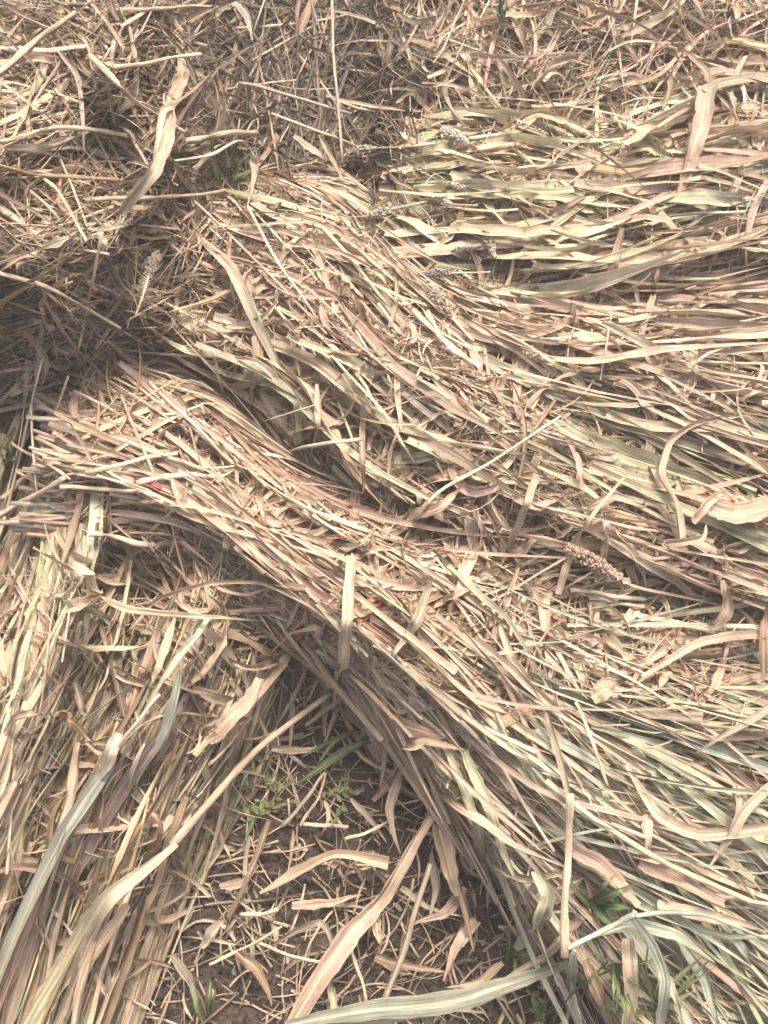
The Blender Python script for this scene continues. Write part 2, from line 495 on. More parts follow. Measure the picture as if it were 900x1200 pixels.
SHEAVES = [
    Sheaf('E', [(-160, -120), (60, -90), (170, -60), (230, 20), (290, 110)],
          [(-160, 520), (40, 470), (150, 450), (250, 400), (320, 320)],
          [.16, .15, .09, .02, .01], [.43, .45, .42, .20, .02], seed=3, lump=.17, deep=.12, tmax=.5, tipm=.2, coretint=(.5, .47, .44),  # core tint darkened so the gaps between straws look shaded
          nleaf=1300, nstalk=1200, mess=.5, wl=(.22, .56), ww=(.004, .015), stalk_t=(-.1, .48), rad=(.0012, .0046),
          cols=dict(tan=2.0, straw=1.4, grey=1.8, brown=3.4, dark=2.4, shade_brown=1.8), scols=dict(straw=2.4, tan=3, yellow=.9, brown=2.2, grey=1, dark=.6),
          chaff=230, chcols=dict(tan=2, grey=2, brown=2, straw=1.2, dark=.8), region=[(-60, -60, 210, 450), (200, 280, 300, 440)],
          name='straw_sheaf', label='dull brown sheaf of crosswise straw stalks, beside the dark hollow in the upper corner'),
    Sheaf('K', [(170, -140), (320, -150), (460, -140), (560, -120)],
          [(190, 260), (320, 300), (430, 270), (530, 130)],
          [.0, .0, .0, .0], [.005, .005, .005, .02], seed=5, lump=.04, deep=.03, tipm=.04, coretint=(.2, .19, .18),  # core tint darkened for the shade inside the hollow
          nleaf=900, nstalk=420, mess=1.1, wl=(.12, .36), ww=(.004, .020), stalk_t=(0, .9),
          cols=dict(tan=.15, grey=.4, brown=1.4, dark=3.2, shade_brown=8), scols=dict(straw=.3, tan=.8, brown=2.4, grey=1.0, dark=3, shade_brown=3),  # mostly near-black browns: the hollow's shade is put into the leaf colours
          chaff=300, chcols=dict(tan=.25, grey=.5, brown=1.5, dark=3.5, shade_brown=6), region=[(180, -60, 500, 270)],
          name='straw_sheaf', label='flattened straw sheaf in the hollow, coloured dark brown for its shade'),
    Sheaf('D', [(440, -160), (600, -170), (800, -160), (1060, -150)],
          [(440, 160), (600, 170), (800, 150), (1060, 170)],
          [(.03, .08), (.12, .16), (.12, .17), (.10, .17)], [.12, .25, .23, .21], seed=8, lump=.06, rag=.24, deep=.035,
          nleaf=2600, nstalk=420, mess=1.0, wl=(.16, .44), ww=(.0035, .016), stalk_t=(0, .9),
          cols=dict(tan=3.6, pink=2.8, grey=1.2, brown=.7, straw=2.2), scols=dict(straw=3, cream=2, tan=1),
          chaff=420, chcols=dict(tan=2, pink=2, grey=.8, brown=.6, straw=1.6), region=[(440, -80, 960, 170)],
          name='straw_sheaf', label='loose heap of fine tan and pinkish leaves along the top edge'),
    Sheaf('G', [(480, 140), (600, 120), (720, 120), (860, 80), (1060, 90)],
          [(420, 290), (520, 330), (660, 350), (820, 330), (1060, 280)],
          [.15, .17, .18, .18, .18], [.19, .22, .235, .235, .225], seed=12, lump=.03, deep=.022, rag=.09,
          nleaf=2000, nstalk=140, mess=.5, wl=(.18, .46), ww=(.008, .038), stalk_t=(.05, .5), kink=.12,
          cols=dict(pale=5.4, sage=.5, straw=2.4, yellow=.5, tan=.7), scols=dict(straw=2, pale=2, cream=2),
          gcols=dict(tan=3, pink=2.5, grey=.7, straw=1.8, sage=.3), gt=.60,
          chaff=90, chcols=dict(tan=2, pink=2, straw=1.4, brown=.4), region=[(440, 140, 960, 340)],
          name='leafy_sheaf', label='sheaf with pale green leaves and white seed heads, lying sideways'),
    Sheaf('T', [(450, 250), (560, 310), (690, 345), (820, 340), (1040, 320)],
          [(430, 310), (530, 420), (660, 470), (800, 520), (1040, 630)],
          [.16, .165, .17, .17, .16], [.185, .20, .205, .20, .19], seed=15, lump=.03, deep=.022,
          nleaf=2200, nstalk=200, mess=.45, wl=(.28, .64), ww=(.004, .025), stalk_t=(0, .6), kink=.24,
          cols=dict(tan=3.6, pink=3, grey=.9, straw=2.4, sage=.7, cream=.4), scols=dict(straw=2, cream=2, tan=1),
          chaff=190, chcols=dict(tan=2, pink=2, straw=1.4, brown=.4), region=[(480, 280, 960, 520)],
          name='leafy_sheaf', label='pinkish tan sheaf spread between the pale green sheaf and the broad grey-green leaves'),
    Sheaf('B', [(290, 200), (390, 230), (500, 330), (620, 400), (790, 470), (1020, 570)],
          [(170, 410), (310, 490), (410, 590), (540, 660), (700, 710), (1020, 800)],
          [(.05, .11), (.11, .14), (.15, .13), (.16, .08), (.16, .04), (.15, .03)], [.22, .24, .24, .225, .20, .18], seed=21, lump=.055, deep=.04, folds=.05,
          nleaf=2900, nstalk=650, mess=.5, wl=(.24, .64), ww=(.004, .026), stalk_t=(-.05, .42), kink=.28,
          cols=dict(tan=2.6, pink=2.8, brown=1.2, grey=1.0, straw=1.8, sage=.5), scols=dict(straw=3, tan=2, pink=1.6, cream=1),
          gcols=dict(sage=3.4, tan=2, grey=.8, straw=1.0, pink=1.0), gt=.45,
          chaff=620, chcols=dict(tan=2, pink=2.6, straw=1.4, brown=1.4), region=[(220, 260, 560, 520), (400, 420, 800, 680)],
          name='leafy_sheaf', label='middle sheaf with broad grey-green leaves, its brown straw butts under the hollow'),
    Sheaf('F', [(20, 400), (-40, 560), (-110, 760), (-190, 1000), (-250, 1300)],
          [(320, 560), (350, 720), (290, 860), (205, 1010), (90, 1300)],
          [.05, .05, .04, .03, .02], [.11, .16, .24, .22, .17], seed=27, lump=.09, deep=.09, folds=.17,
          nleaf=2100, nstalk=300, mess=.2, wl=(.30, .70), ww=(.004, .030), stalk_t=(-.05, .8), kink=.2,
          cols=dict(straw=2.0, tan=2.2, yellow=1.0, sage=3.4, grey=2.2, brown=2.4, blue=.8, dark=1.4, shade_brown=.5), scols=dict(straw=3, sage=1.2, tan=2),
          chaff=60, chcols=dict(tan=2, straw=2, brown=1.2, grey=1), region=[(-60, 640, 330, 1000)],
          name='leafy_sheaf', label='straw and green sheaf whose leaves run down towards the lower left corner'),
    Sheaf('A', [(90, 400), (220, 460), (360, 565), (520, 635), (700, 675), (1030, 700)],
          [(40, 630), (190, 655), (315, 725), (425, 815), (540, 960), (655, 1120), (800, 1330)],
          [(.16, .18), (.17, .175), (.16, .155), (.16, .135), (.16, .10), (.13, .06)], [.22, .23, .23, .215, .20, .14], seed=33, lump=.07, deep=.042, folds=.07, pw=1.7, rag=.15,
          nleaf=4800, nstalk=1900, mess=.62, wl=(.22, .60), ww=(.003, .019), stalk_t=(-.06, .66), kink=.30,
          cols=dict(tan=3, pink=3.6, straw=2.4, brown=1.0, cream=.7, grey=.7, red=.10),
          scols=dict(straw=3, cream=2, tan=2, pink=1.6, red=.08),
          gcols=dict(blue=6, sage=2.0, straw=.8, tan=1.3, pink=.8, pale=1.0), gt=.66,
          chaff=900, chcols=dict(tan=2.4, pink=3.6, straw=1.2, brown=1.8, red=.15), region=[(100, 440, 420, 720), (320, 600, 860, 860), (330, 640, 620, 960)],
          name='leafy_sheaf', label='large central sheaf, pale cut straw butts on one side fanning into blue-green leaf tips'),
]

# height of the whole pile, on a grid of directions
GU0, GV0, GC = -320, -320, 4
GW, GH = 400, 470


def build_height():
    H = np.zeros((GH, GW))
    for s in SHEAVES:
        ss, tt = np.meshgrid(np.linspace(-1, 1, 260), np.linspace(0, 1, 420))
        p, z = s.uv(ss, tt), s.z(ss, tt)
        i = ((p[..., 1] - GV0) / GC).astype(int)
        j = ((p[..., 0] - GU0) / GC).astype(int)
        ok = (i >= 0) & (i < GH) & (j >= 0) & (j < GW)
        np.maximum.at(H, (i[ok], j[ok]), z[ok])
    for _ in range(3):
        Q = np.pad(H, 1, mode='edge')
        H = (Q[1:-1, 1:-1] * 2 + Q[:-2, 1:-1] + Q[2:, 1:-1] + Q[1:-1, :-2] + Q[1:-1, 2:]) / 6
    return H


HGT = build_height()


def pile(u, v):
    x = np.clip((np.asarray(u) - GU0) / GC - .5, 0, GW - 1.01)
    y = np.clip((np.asarray(v) - GV0) / GC - .5, 0, GH - 1.01)
    i, j = y.astype(int), x.astype(int)
    fy, fx = y - i, x - j
    return (HGT[i, j] * (1 - fx) + HGT[i, j + 1] * fx) * (1 - fy) + (HGT[i + 1, j] * (1 - fx) + HGT[i + 1, j + 1] * fx) * fy


def smooth_z(z, k=2):
    for _ in range(k):
        q = np.concatenate([z[:, :1], z, z[:, -1:]], 1)
        z = (q[:, :-2] + q[:, 1:-1] * 2 + q[:, 2:]) / 4
    return z


def guide_len(s, tt):
    mid = s.at(np.zeros(60), np.linspace(0, 1, 60))
    return np.linalg.norm(np.diff(mid, axis=0), axis=1).sum()


def flow_lines(s, M, N, L, t0, s0, depth, mess, bend=.5, wob=.014, kink=.38, wav=5):
    """Centre lines that follow the bundle from (s0, t0) for L metres."""
    GL = guide_len(s, None)
    tau = np.linspace(0, 1, N)[None, :]
    dt = (L / GL)[:, None] * tau
    sl = rng.normal(0, mess, M)[:, None]
    if s.key == 'A':
        sl = np.where((s0 > .45)[:, None], -np.abs(sl) * .7, sl) * np.where((t0 < .22) & (s0 < 0), 1.6, 1)[:, None]
    cv = rng.normal(0, mess * bend, M)[:, None]
    rev = np.where(rng.random(M) < .25, -1, 1)[:, None]
    ss = s0[:, None] + sl * dt * 2.2 + cv * dt * tau * 2
    tt = t0[:, None] + dt * np.maximum(0.25, 1 - 0.15 * sl ** 2)
    ph = rng.uniform(0, 6.28, (M, 1))
    # kinks and waves, as shifts across the bundle
    Lp = (L * 620)[:, None]
    tk, tk2 = rng.uniform(.15, .9, (M, 1)), rng.uniform(.1, .9, (M, 1))
    k1 = np.where(rng.random((M, 1)) < .55, rng.normal(0, kink, (M, 1)), 0)
    k2 = np.where(rng.random((M, 1)) < .25, rng.normal(0, kink * 1.6, (M, 1)), 0)
    lat = Lp * (k1 * np.maximum(0, tau - tk) + k2 * np.maximum(0, tau - tk2)) + rng.normal(0, 1, (M, 1)) * wav * np.sin(ph + tau * 5)
    hw = np.linalg.norm(curve(s.b, tt) - curve(s.a, tt), axis=-1) * .5
    ss = ss + lat / np.maximum(hw, 30)
    ex = np.abs(ss) - .9
    ss = np.where(ex > 0, np.sign(ss) * (.9 + .34 * np.tanh(ex / .34)), ss)
    z = smooth_z(s.z(ss, tt))
    lift = (rng.random((M, 1)) < .16) * rng.uniform(0, .05, (M, 1))
    z = z + depth[:, None] + wob * np.sin(ph + tau * rng.uniform(2, 8, (M, 1))) + lift * np.where(rev > 0, tau, 1 - tau) ** 2
    z = np.maximum(z, 0.008)
    p = s.uv(ss, tt)
    C = P(p[..., 0], p[..., 1], z)
    return C, tt, ss


def drape_lines(u0, v0, ang, Lpx, N, off, jit=.35):
    M = len(u0)
    tau = np.linspace(-.5, .5, N)[None, :]
    cv = rng.normal(0, jit, (M, 1))
    a = ang[:, None] + cv * tau * 2
    du, dv = np.cos(a) * Lpx[:, None] / (N - 1), np.sin(a) * Lpx[:, None] / (N - 1)
    u = u0[:, None] + np.cumsum(du, 1) - du.sum(1, keepdims=True) / 2
    v = v0[:, None] + np.cumsum(dv, 1) - dv.sum(1, keepdims=True) / 2
    h = pile(u, v)
    z = np.maximum(smooth_z(h, 6), h - .01)
    tilt = rng.normal(0, .012, (M, 1)) * tau * 2
    arch = np.abs(rng.normal(0, .012, (M, 1))) * (1 - (2 * tau) ** 2)
    z = np.maximum(z + off[:, None] + tilt + arch, .007)
    return P(u, v, z)


def leaf_batch(C, W, cols, flat=False, nx=3, spot=None, pb=.35, tipm=.35, curl=1.0):
    M, N, _ = C.shape
    blunt = rng.random(M) < pb
    dry = rng.random(M)
    roll = rng.normal(0, .22 if flat else .55, M)
    twist = rng.normal(0, .35 if flat else 1.2, M) * curl
    fold = np.clip(rng.normal(.35 if flat else .65, .3, M), .03, 1.25)
    wave = rng.uniform(.02, .10, M) if flat else rng.uniform(.03, .22, M)
    tip = cols * (1 - tipm * dry[:, None]) + tipm * dry[:, None] * np.array(PAL['tan']) * rng.uniform(.7, 1.25, (M, 1))
    sp = np.clip(rng.normal(.45, .3, M), 0, 1) if spot is None else spot
    return ribbons(C, W, leaf_shape(M, N, blunt), roll, twist, fold, wave, cols, tip, sp, nx)


def tri_width(lo, hi, M):
    return lo + (hi - lo) * rng.random(M) ** 2.2


ALL = []   # (sheaf key, kind, batch)
for s in SHEAVES:
    # leaves that follow the bundle
    M = s.nleaf
    t0 = rng.uniform(-.03, getattr(s, 'tmax', .92), M)
    s0 = rng.uniform(-1.03, .93 if s.key == 'A' else 1.03, M)
    L = rng.uniform(*s.wl, M)
    if hasattr(s, 'rag'):
        t0 = np.maximum(t0, -.02 + s.rag * vnoise(s0 * 5 + 30, s0 * 0 + 3, 77) * rng.uniform(.3, 1.2, M))
    depth = -getattr(s, 'deep', .055) * rng.random(M) ** 1.3
    over = rng.random(M) < .06
    depth = np.where(over, rng.uniform(.012, .04, M), depth)
    C, tt, ss = flow_lines(s, M, 12, L, t0, s0, depth, s.mess, kink=getattr(s, 'kink', .38))
    W = tri_width(*s.ww, M)
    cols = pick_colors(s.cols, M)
    if hasattr(s, 'gcols'):
        g = pick_colors(s.gcols, M)
        k = np.clip((tt[:, 5] + rng.normal(0, .10, M) - s.gt) / .2 + .5, 0, 1)
        sel = rng.random(M) < k
        cols = np.where(sel[:, None], g, cols)
    ALL.append((s, 'leaf', leaf_batch(C, W, cols, flat=False, tipm=getattr(s, 'tipm', .35))))
    # straight straw stalks
    M = s.nstalk
    t0 = rng.uniform(*s.stalk_t, M)
    s0 = rng.uniform(-1, 1, M)
    L = rng.uniform(s.wl[0] * .7, s.wl[1] * .95, M)
    if hasattr(s, 'rag'):
        t0 = np.maximum(t0, -.06 + s.rag * vnoise(s0 * 6 + 30, s0 * 0 + 3, 78) * rng.uniform(0, 1.2, M))
    depth = -getattr(s, 'deep', .055) * .55 * rng.random(M) + .004
    C, tt, ss = flow_lines(s, M, 6, L, t0, s0, depth, s.mess * .9, bend=.12, wob=.003, kink=.06, wav=1)
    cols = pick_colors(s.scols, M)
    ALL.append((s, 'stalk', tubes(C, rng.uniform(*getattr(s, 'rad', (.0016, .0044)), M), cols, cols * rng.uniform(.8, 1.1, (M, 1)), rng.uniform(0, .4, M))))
    # broken bits lying across it
    M = s.chaff
    reg = np.array(s.region, float)
    area = (reg[:, 2] - reg[:, 0]) * (reg[:, 3] - reg[:, 1])
    r = reg[rng.choice(len(reg), M, p=area / area.sum())]
    u0 = r[:, 0] + (r[:, 2] - r[:, 0]) * rng.random(M)
    v0 = r[:, 1] + (r[:, 3] - r[:, 1]) * rng.random(M)
    ok = pile(u0, v0) > .045
    if s.key == 'A':
        ok &= (v0 < 715 + (u0 - 300) * .85) | (u0 < 330)
        ok &= ~((u0 > 420) & (v0 < 560 + (u0 - 420) * .25))
    u0, v0 = u0[ok], v0[ok]
    M = len(u0)
    C = drape_lines(u0, v0, rng.uniform(0, 6.28, M), 30 + 150 * rng.random(M) ** 1.6, 10, rng.uniform(-.016, .014, M), jit=.6)
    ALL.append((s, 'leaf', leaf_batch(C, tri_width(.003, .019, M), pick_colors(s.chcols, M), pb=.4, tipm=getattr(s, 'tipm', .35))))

# crumpled wider scraps twisted through the surface
for s in SHEAVES:
    spec = {'A': (460, [(230, 500, 640, 720), (420, 640, 880, 800)]), 'B': (300, [(280, 300, 560, 560), (480, 470, 900, 660)]),
            'D': (150, [(460, -60, 940, 160)]), 'T': (120, [(520, 300, 940, 480)]), 'G': (45, [(560, 150, 940, 320)]),
            'E': (90, [(-40, -40, 300, 440)]), 'F': (80, [(-40, 660, 300, 860), (-40, 850, 190, 1180)]), 'K': (50, [(200, -40, 480, 240)])}[s.key]
    M = spec[0]
    reg = np.array(spec[1], float)
    r = reg[rng.integers(0, len(reg), M)]
    u0 = r[:, 0] + (r[:, 2] - r[:, 0]) * rng.random(M)
    v0 = r[:, 1] + (r[:, 3] - r[:, 1]) * rng.random(M)
    C = drape_lines(u0, v0, rng.uniform(0, 6.28, M), rng.uniform(45, 170, M), 14, rng.uniform(-.008, .022, M), jit=.75)
    C[..., 2] += .004 * np.sin(rng.uniform(0, 6.28, (M, 1)) + np.linspace(0, 1, 14)[None] * rng.uniform(5, 16, (M, 1)))
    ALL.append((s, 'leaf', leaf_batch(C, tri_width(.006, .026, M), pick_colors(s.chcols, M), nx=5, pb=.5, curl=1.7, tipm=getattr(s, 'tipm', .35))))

# frayed leaves and stems hanging over the lower rim of the central sheaf and the inner rim of the lower left one
for key, edge, lo, hi, M, fa in (('A', 'b', .12, .86, 420, .72), ('F', 'b', .30, .9, 150, 1.9), ('A', 'a', .1, .8, 160, .5)):
    s = [q for q in SHEAVES if q.key == key][0]
    t = rng.uniform(lo, hi, M)
    e, c = curve(getattr(s, edge), t), s.uv(np.zeros(M), t)
    k = rng.normal(.18, .2, M)[:, None]
    p = e * (1 - k) + c * k
    for kind, n0, n1 in (('leaf', 0, int(M * .75)), ('stalk', int(M * .75), M)):
        q = slice(n0, n1)
        m = n1 - n0
        C = drape_lines(p[q, 0], p[q, 1], fa + rng.normal(0, .65, m), rng.uniform(50, 170, m), 12, rng.uniform(-.012, .022, m), jit=.6)
        if kind == 'leaf':
            ALL.append((s, 'leaf', leaf_batch(C, tri_width(.004, .022, m), pick_colors(s.chcols, m), pb=.4, curl=1.3)))
        else:
            cc = pick_colors(s.scols, m)
            ALL.append((s, 'stalk', tubes(C, rng.uniform(.0008, .0028, m), cc, cc, rng.uniform(0, .4, m))))

# hair-fine fibres and broken awns lying about on every sheaf
for s in SHEAVES:
    M = int(s.chaff * 1.1 + 300)
    reg = np.array(s.region, float)
    area = (reg[:, 2] - reg[:, 0]) * (reg[:, 3] - reg[:, 1])
    r = reg[rng.choice(len(reg), M, p=area / area.sum())]
    u0 = r[:, 0] + (r[:, 2] - r[:, 0]) * rng.random(M)
    v0 = r[:, 1] + (r[:, 3] - r[:, 1]) * rng.random(M)
    ok = pile(u0, v0) > .045
    u0, v0 = u0[ok], v0[ok]
    M = len(u0)
    C = drape_lines(u0, v0, rng.uniform(0, 6.28, M), rng.uniform(15, 110, M), 7, rng.uniform(-.01, .012, M), jit=.5)
    cols = pick_colors(s.scols, M)
    ALL.append((s, 'stalk', tubes(C, rng.uniform(.0004, .0012, M), cols, cols, rng.uniform(0, .3, M), ns=4)))

# ------------------------------------------------------------------ which single pieces show largest
BW, BH = 450, 600


def visible_counts(batches):
    us, vs_, ds, ids, off = [], [], [], [], 0
    for B in batches:
        Cc, w = B['center'], B['width']
        M, N, _ = Cc.shape
        K = 60
        x = np.linspace(0, N - 1.001, K)
        i = x.astype(int)
        f = (x - i)[None, :, None]
        c = Cc[:, i] * (1 - f) + Cc[:, i + 1] * f
        ww = w[:, i] * (1 - f[..., 0]) + w[:, i + 1] * f[..., 0]
        nv = B['V'].shape[1] // N
        Vr = B['V'].reshape(M, N, nv, 3)
        for col in (range(nv) if nv < 6 else (0, 1, 2, 3)):
            e = Vr[:, i, col] * (1 - f) + Vr[:, i + 1, col] * f
            for q in ((1.0, .5) if nv < 6 else (1.0,)):
                p = c * (1 - q) + e * q
                u, v, d = to_px(p.astype(np.float32))
                us.append(u.ravel()); vs_.append(v.ravel()); ds.append(d.ravel())
                ids.append(np.repeat(np.arange(M) + off, K))
        off += M
    u, v, d, ids = map(np.concatenate, (us, vs_, ds, ids))
    ok = (u >= 0) & (u < 900) & (v >= 0) & (v < 1200) & (d > .05)
    u, v, d, ids = u[ok], v[ok], d[ok], ids[ok]
    o = np.argsort(-d, kind='stable')
    buf = np.full(BW * BH, -1)
    buf[(v[o] / 2).astype(int) * BW + (u[o] / 2).astype(int)] = ids[o]
    return np.bincount(buf[buf >= 0], minlength=off)


counts = visible_counts([b for _, _, b in ALL])
MIN_CELLS = 14
off = 0
per = {}
for s, kind, B in ALL:
    n = len(B['V'])
    per.setdefault(s.key, []).append((kind, B, counts[off:off + n]))
    off += n

ROOT = {}
for s in SHEAVES:
    base = s.at(np.array([0.0]), np.array([.5]))[0]
    origin = np.array([base[0], base[1], 0.0])
    root = empty(s.name, origin, label=s.label, category='sheaf', group='sheaves heaped on the field')
    ROOT[s.key] = (root, origin)
    rest_leaf, rest_stalk = [], []
    for kind, limit in (('leaf', 290), ('stalk', 150)):
        rows = [(c, bi, i) for bi, (k, B, cn) in enumerate(per[s.key]) if k == kind for i, c in enumerate(cn) if c >= MIN_CELLS]
        rows.sort(reverse=True)
        chosen = rows[:limit]
        taken = {}
        for c, bi, i in chosen:
            taken.setdefault(bi, set()).add(i)
            B = per[s.key][bi][1]
            put(kind, piece_mesh(kind, B, i, M_LEAF if kind == 'leaf' else M_STALK, origin), root)
        for bi, (k, B, cn) in enumerate(per[s.key]):
            if k == kind:
                idx = np.array([i for i in range(len(B['V'])) if i not in taken.get(bi, ())], int)
                (rest_leaf if kind == 'leaf' else rest_stalk).append((B, idx))
    me = mass_mesh('leaf_mass', rest_leaf, M_LEAF, origin)
    put('leaf_mass', me, root, kind='stuff')
    me = mass_mesh('stalk_mass', rest_stalk, M_STALK, origin)
    if me:
        put('stalk_mass', me, root, kind='stuff')
    # the packed middle of the bundle, well under the outer leaves
    a, b = 34, 60
    ss, tt = np.meshgrid(np.linspace(-1, 1, a), np.linspace(getattr(s, 'rag', 0) * .9, 1, b))
    zz = s.z(ss, tt)
    V = s.at(ss, tt, -getattr(s, 'deep', .055) - .02 * vnoise(ss * 9, tt * 30, s.seed + 5)).reshape(-1, 3) - origin
    F = np.array([(i * a + j, i * a + j + 1, (i + 1) * a + j + 1, (i + 1) * a + j) for i in range(b - 1) for j in range(a - 1)])
    n = len(V)
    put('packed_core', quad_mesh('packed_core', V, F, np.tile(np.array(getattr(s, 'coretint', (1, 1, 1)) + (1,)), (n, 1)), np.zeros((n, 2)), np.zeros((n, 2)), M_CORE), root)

# ------------------------------------------------------------------ ground
def axis(lo, hi, step, far):
    d = np.arange(lo, hi + step / 2, step)
    g = [.03, .08, .2, .5, 1.2, 3, 8, 20, far]
    return np.concatenate([lo - np.array(g[::-1]), d, hi + np.array(g)])


gx, gy = axis(-1.2, 1.2, .011, 90), axis(-.3, 1.5, .011, 120)
X, Y = np.meshgrid(gx, gy)


def soil_z(X, Y):
    z = .020 * (vnoise(X * 7 + 50, Y * 7 + 50, 61) - .5) + .014 * (vnoise(X * 22 + 50, Y * 22 + 50, 62) - .5) + .009 * (vnoise(X * 60 + 80, Y * 60 + 80, 63) - .5)
    return z - .012


Z = soil_z(X, Y)
a, b = len(gx), len(gy)
V = np.stack([X, Y, Z], -1).reshape(-1, 3)
I, J = np.meshgrid(np.arange(b - 1), np.arange(a - 1), indexing='ij')
k = (I * a + J).ravel()
F = np.stack([k, k + 1, k + a + 1, k + a], -1)
n = len(V)
put('soil_ground', quad_mesh('soil_ground', V, F, np.ones((n, 4)), np.zeros((n, 2)), np.zeros((n, 2)), M_SOIL), None,
    kind='structure', label='bare dark crumbly soil between the sheaves')


# ------------------------------------------------------------------ single leaves and stalks lying on top
HLIFT = .006


def hero_line(pts, lift, N, rough=0.0):
    t = np.linspace(0, 1, N)
    p = curve(pts, t)
    if rough:                                         # dried blades kink rather than bend evenly
        pl = np.asarray(pts, float)
        x = t * (len(pl) - 1)
        i = np.clip(x.astype(int), 0, len(pl) - 2)
        p = p * .5 + .5 * (pl[i] * (1 - (x - i))[:, None] + pl[i + 1] * (x - i)[:, None])
    h = pile(p[:, 0], p[:, 1])[None]
    z = np.maximum(smooth_z(h, 10), h)
    lf = curve([[x] for x in lift], t)[:, 0]
    z = np.maximum(z[0] + lf + HLIFT, .012)
    z = smooth_z(z[None], 2)[0]
    if rough:
        n = len(t)
        ph = rng.uniform(0, 6.28, 4)
        lat = rough * (1.6 * np.sin(ph[0] + t * 6) + .5 * np.sin(ph[1] + t * 13))
        g = np.gradient(p, axis=0)
        g /= np.maximum(np.linalg.norm(g, axis=1, keepdims=True), 1e-6)
        p = p + np.stack([-g[:, 1], g[:, 0]], -1) * lat[:, None]
        z = z + .0025 * (np.sin(ph[2] + t * 9) + .3 * np.sin(ph[3] + t * 19))
    return P(p[:, 0], p[:, 1], z)


def px_to_m(C, w):
    return w * np.linalg.norm(C - CAMP, axis=-1).mean() / FPX


def lone(kind, name, cat, pts, w, col, label, lift=(.018, .022, .018), roll=0.0, twist=.25, fold=.3, tip=None, spot=.55,
         blunt=False, group=None, taper=.25, shape=None):
    mat = {'leaf': M_LEAF, 'stalk': M_STALK, 'blade': M_GREEN}[kind]
    c0 = np.array(PAL[col]) if isinstance(col, str) else np.array(col)
    c1 = np.array(PAL[tip]) if isinstance(tip, str) else c0 * rng.uniform(.85, 1.05)
    c0 = (c0 * rng.normal(1, .05))[None]
    c1 = np.asarray(c1)[None]
    one = np.ones(1)
    if kind == 'stalk':
        C = hero_line(pts, lift, 14, rough=.12 * w)[None]
        B = tubes(C, one * px_to_m(C[0], w) * .40, c0 * .93, c1 * .93, one * spot * .9, ns=8, taper=taper)
    else:
        C = hero_line(pts, lift, 32, rough=.045 * w)[None]
        sh = leaf_shape(1, 32, np.array([blunt])) if shape is None else curve([[x] for x in shape], np.linspace(0, 1, 32))[None, :, 0]
        sh = sh * (1 + .025 * rng.normal(0, 1, sh.shape)) * (1 - .10 * (rng.random(sh.shape) < .06))
        B = ribbons(C, one * px_to_m(C[0], w) * .9, np.clip(sh, .03, 1.2), one * (roll + rng.normal(0, .25)), one * (twist + rng.normal(0, .7)), one * (fold + .25), one * rng.uniform(.03, .08),
                    c0, c1, one * spot, nx=7, crumple=.014)
    org = C[0, 0].copy()
    o = put(name, piece_mesh(name, B, 0, mat, org), None, label=label, category=cat)
    o.location = org
    if group:
        o['group'] = group
    return o


def L(pts, w, col, label, **k):
    return lone('leaf', 'dry_leaf', 'leaf', pts, w, col, label, group='loose leaves on the sheaves', **k)


def S(pts, w, col, label, **k):
    return lone('stalk', 'straw_stalk', 'stalk', pts, w, col, label, group='loose stalks on the sheaves', **k)


up = lambda a, b, c: (a, b, c)
# upper corner with the crosswise straw
L([(204, 124), (196, 165), (178, 205), (142, 252)], 19, 'tan', 'folded tan leaf standing over the crosswise straw beside the hollow', lift=(.07, .05, .03), tip='grey', blunt=True, spot=.3)
L([(204, 126), (190, 130), (184, 170), (180, 190)], 10, 'cream', 'narrow pale flap folded down behind the standing tan leaf', lift=(.07, .065, .03), spot=.2)
S([(104, 66), (160, 118), (216, 156)], 9, 'straw', 'flattened pale straw slanting down to the standing folded leaf', lift=(.03, .04, .03))
S([(-30, 60), (40, 58), (102, 55)], 10, 'cream', 'thick cream straw with a blunt end near the top corner', taper=.05)
S([(132, 79), (190, 70), (236, 64)], 7, 'straw', 'pale straw with a cut end pointing at the hollow', lift=(.02, .04, .06), taper=.05)
S([(-20, 96), (40, 52), (88, 14)], 9, 'tan', 'thick tan stalk climbing steeply to the top edge in the corner', lift=(.03, .03, .03))
S([(130, 12), (200, 9), (256, 8)], 6, 'straw', 'long straight straw lying level along the top edge')
S([(-20, 312), (60, 340), (142, 384)], 7, 'straw', 'long pale stalk running from the picture edge towards the straw butts', lift=(.03, .03, .03))
S([(119, 272), (108, 330), (104, 356), (92, 408)], 5, 'tan', 'thin tan stalk standing upright with a knot at its middle', lift=(.06, .04, .02))
S([(100, 236), (180, 231), (264, 224)], 7, 'tan', 'round tan straw lying level under the folded standing leaf', lift=(.02, .03, .05), taper=.1)
S([(222, 232), (270, 275), (325, 330), (382, 392)], 4, 'straw', 'long thin straw slanting across the butts of the middle sheaf', lift=(.05, .03, .02))
S([(290, 242), (322, 300), (352, 345), (372, 375)], 4, 'cream', 'thin cream straw leaning beside the long thin slanting straw', lift=(.06, .04, .02))
S([(205, 188), (250, 180), (282, 165), (300, 186)], 5, 'cream', 'thin straw bent like an elbow over the green blades in the hollow', lift=(.06, .10, .09), taper=.1)
L([(299, 184), (297, 205), (290, 243)], 12, 'tan', 'small grey-tan leaf hanging from the elbow-shaped straw', lift=(.09, .06, .03), spot=.3)
L([(344, 160), (368, 176), (392, 192)], 9, 'straw', 'short pale leaf pointing into the hollow, lower prong of a fork', lift=(.05, .05, .04))
L([(374, 158), (390, 188), (412, 232)], 9, 'tan', 'short tan leaf crossing the fork at the rim of the hollow', lift=(.06, .05, .03))
S([(388, -20), (392, 70), (401, 192)], 4, 'grey', 'long thin grey straw running straight down through the hollow', lift=(.10, .10, .05))
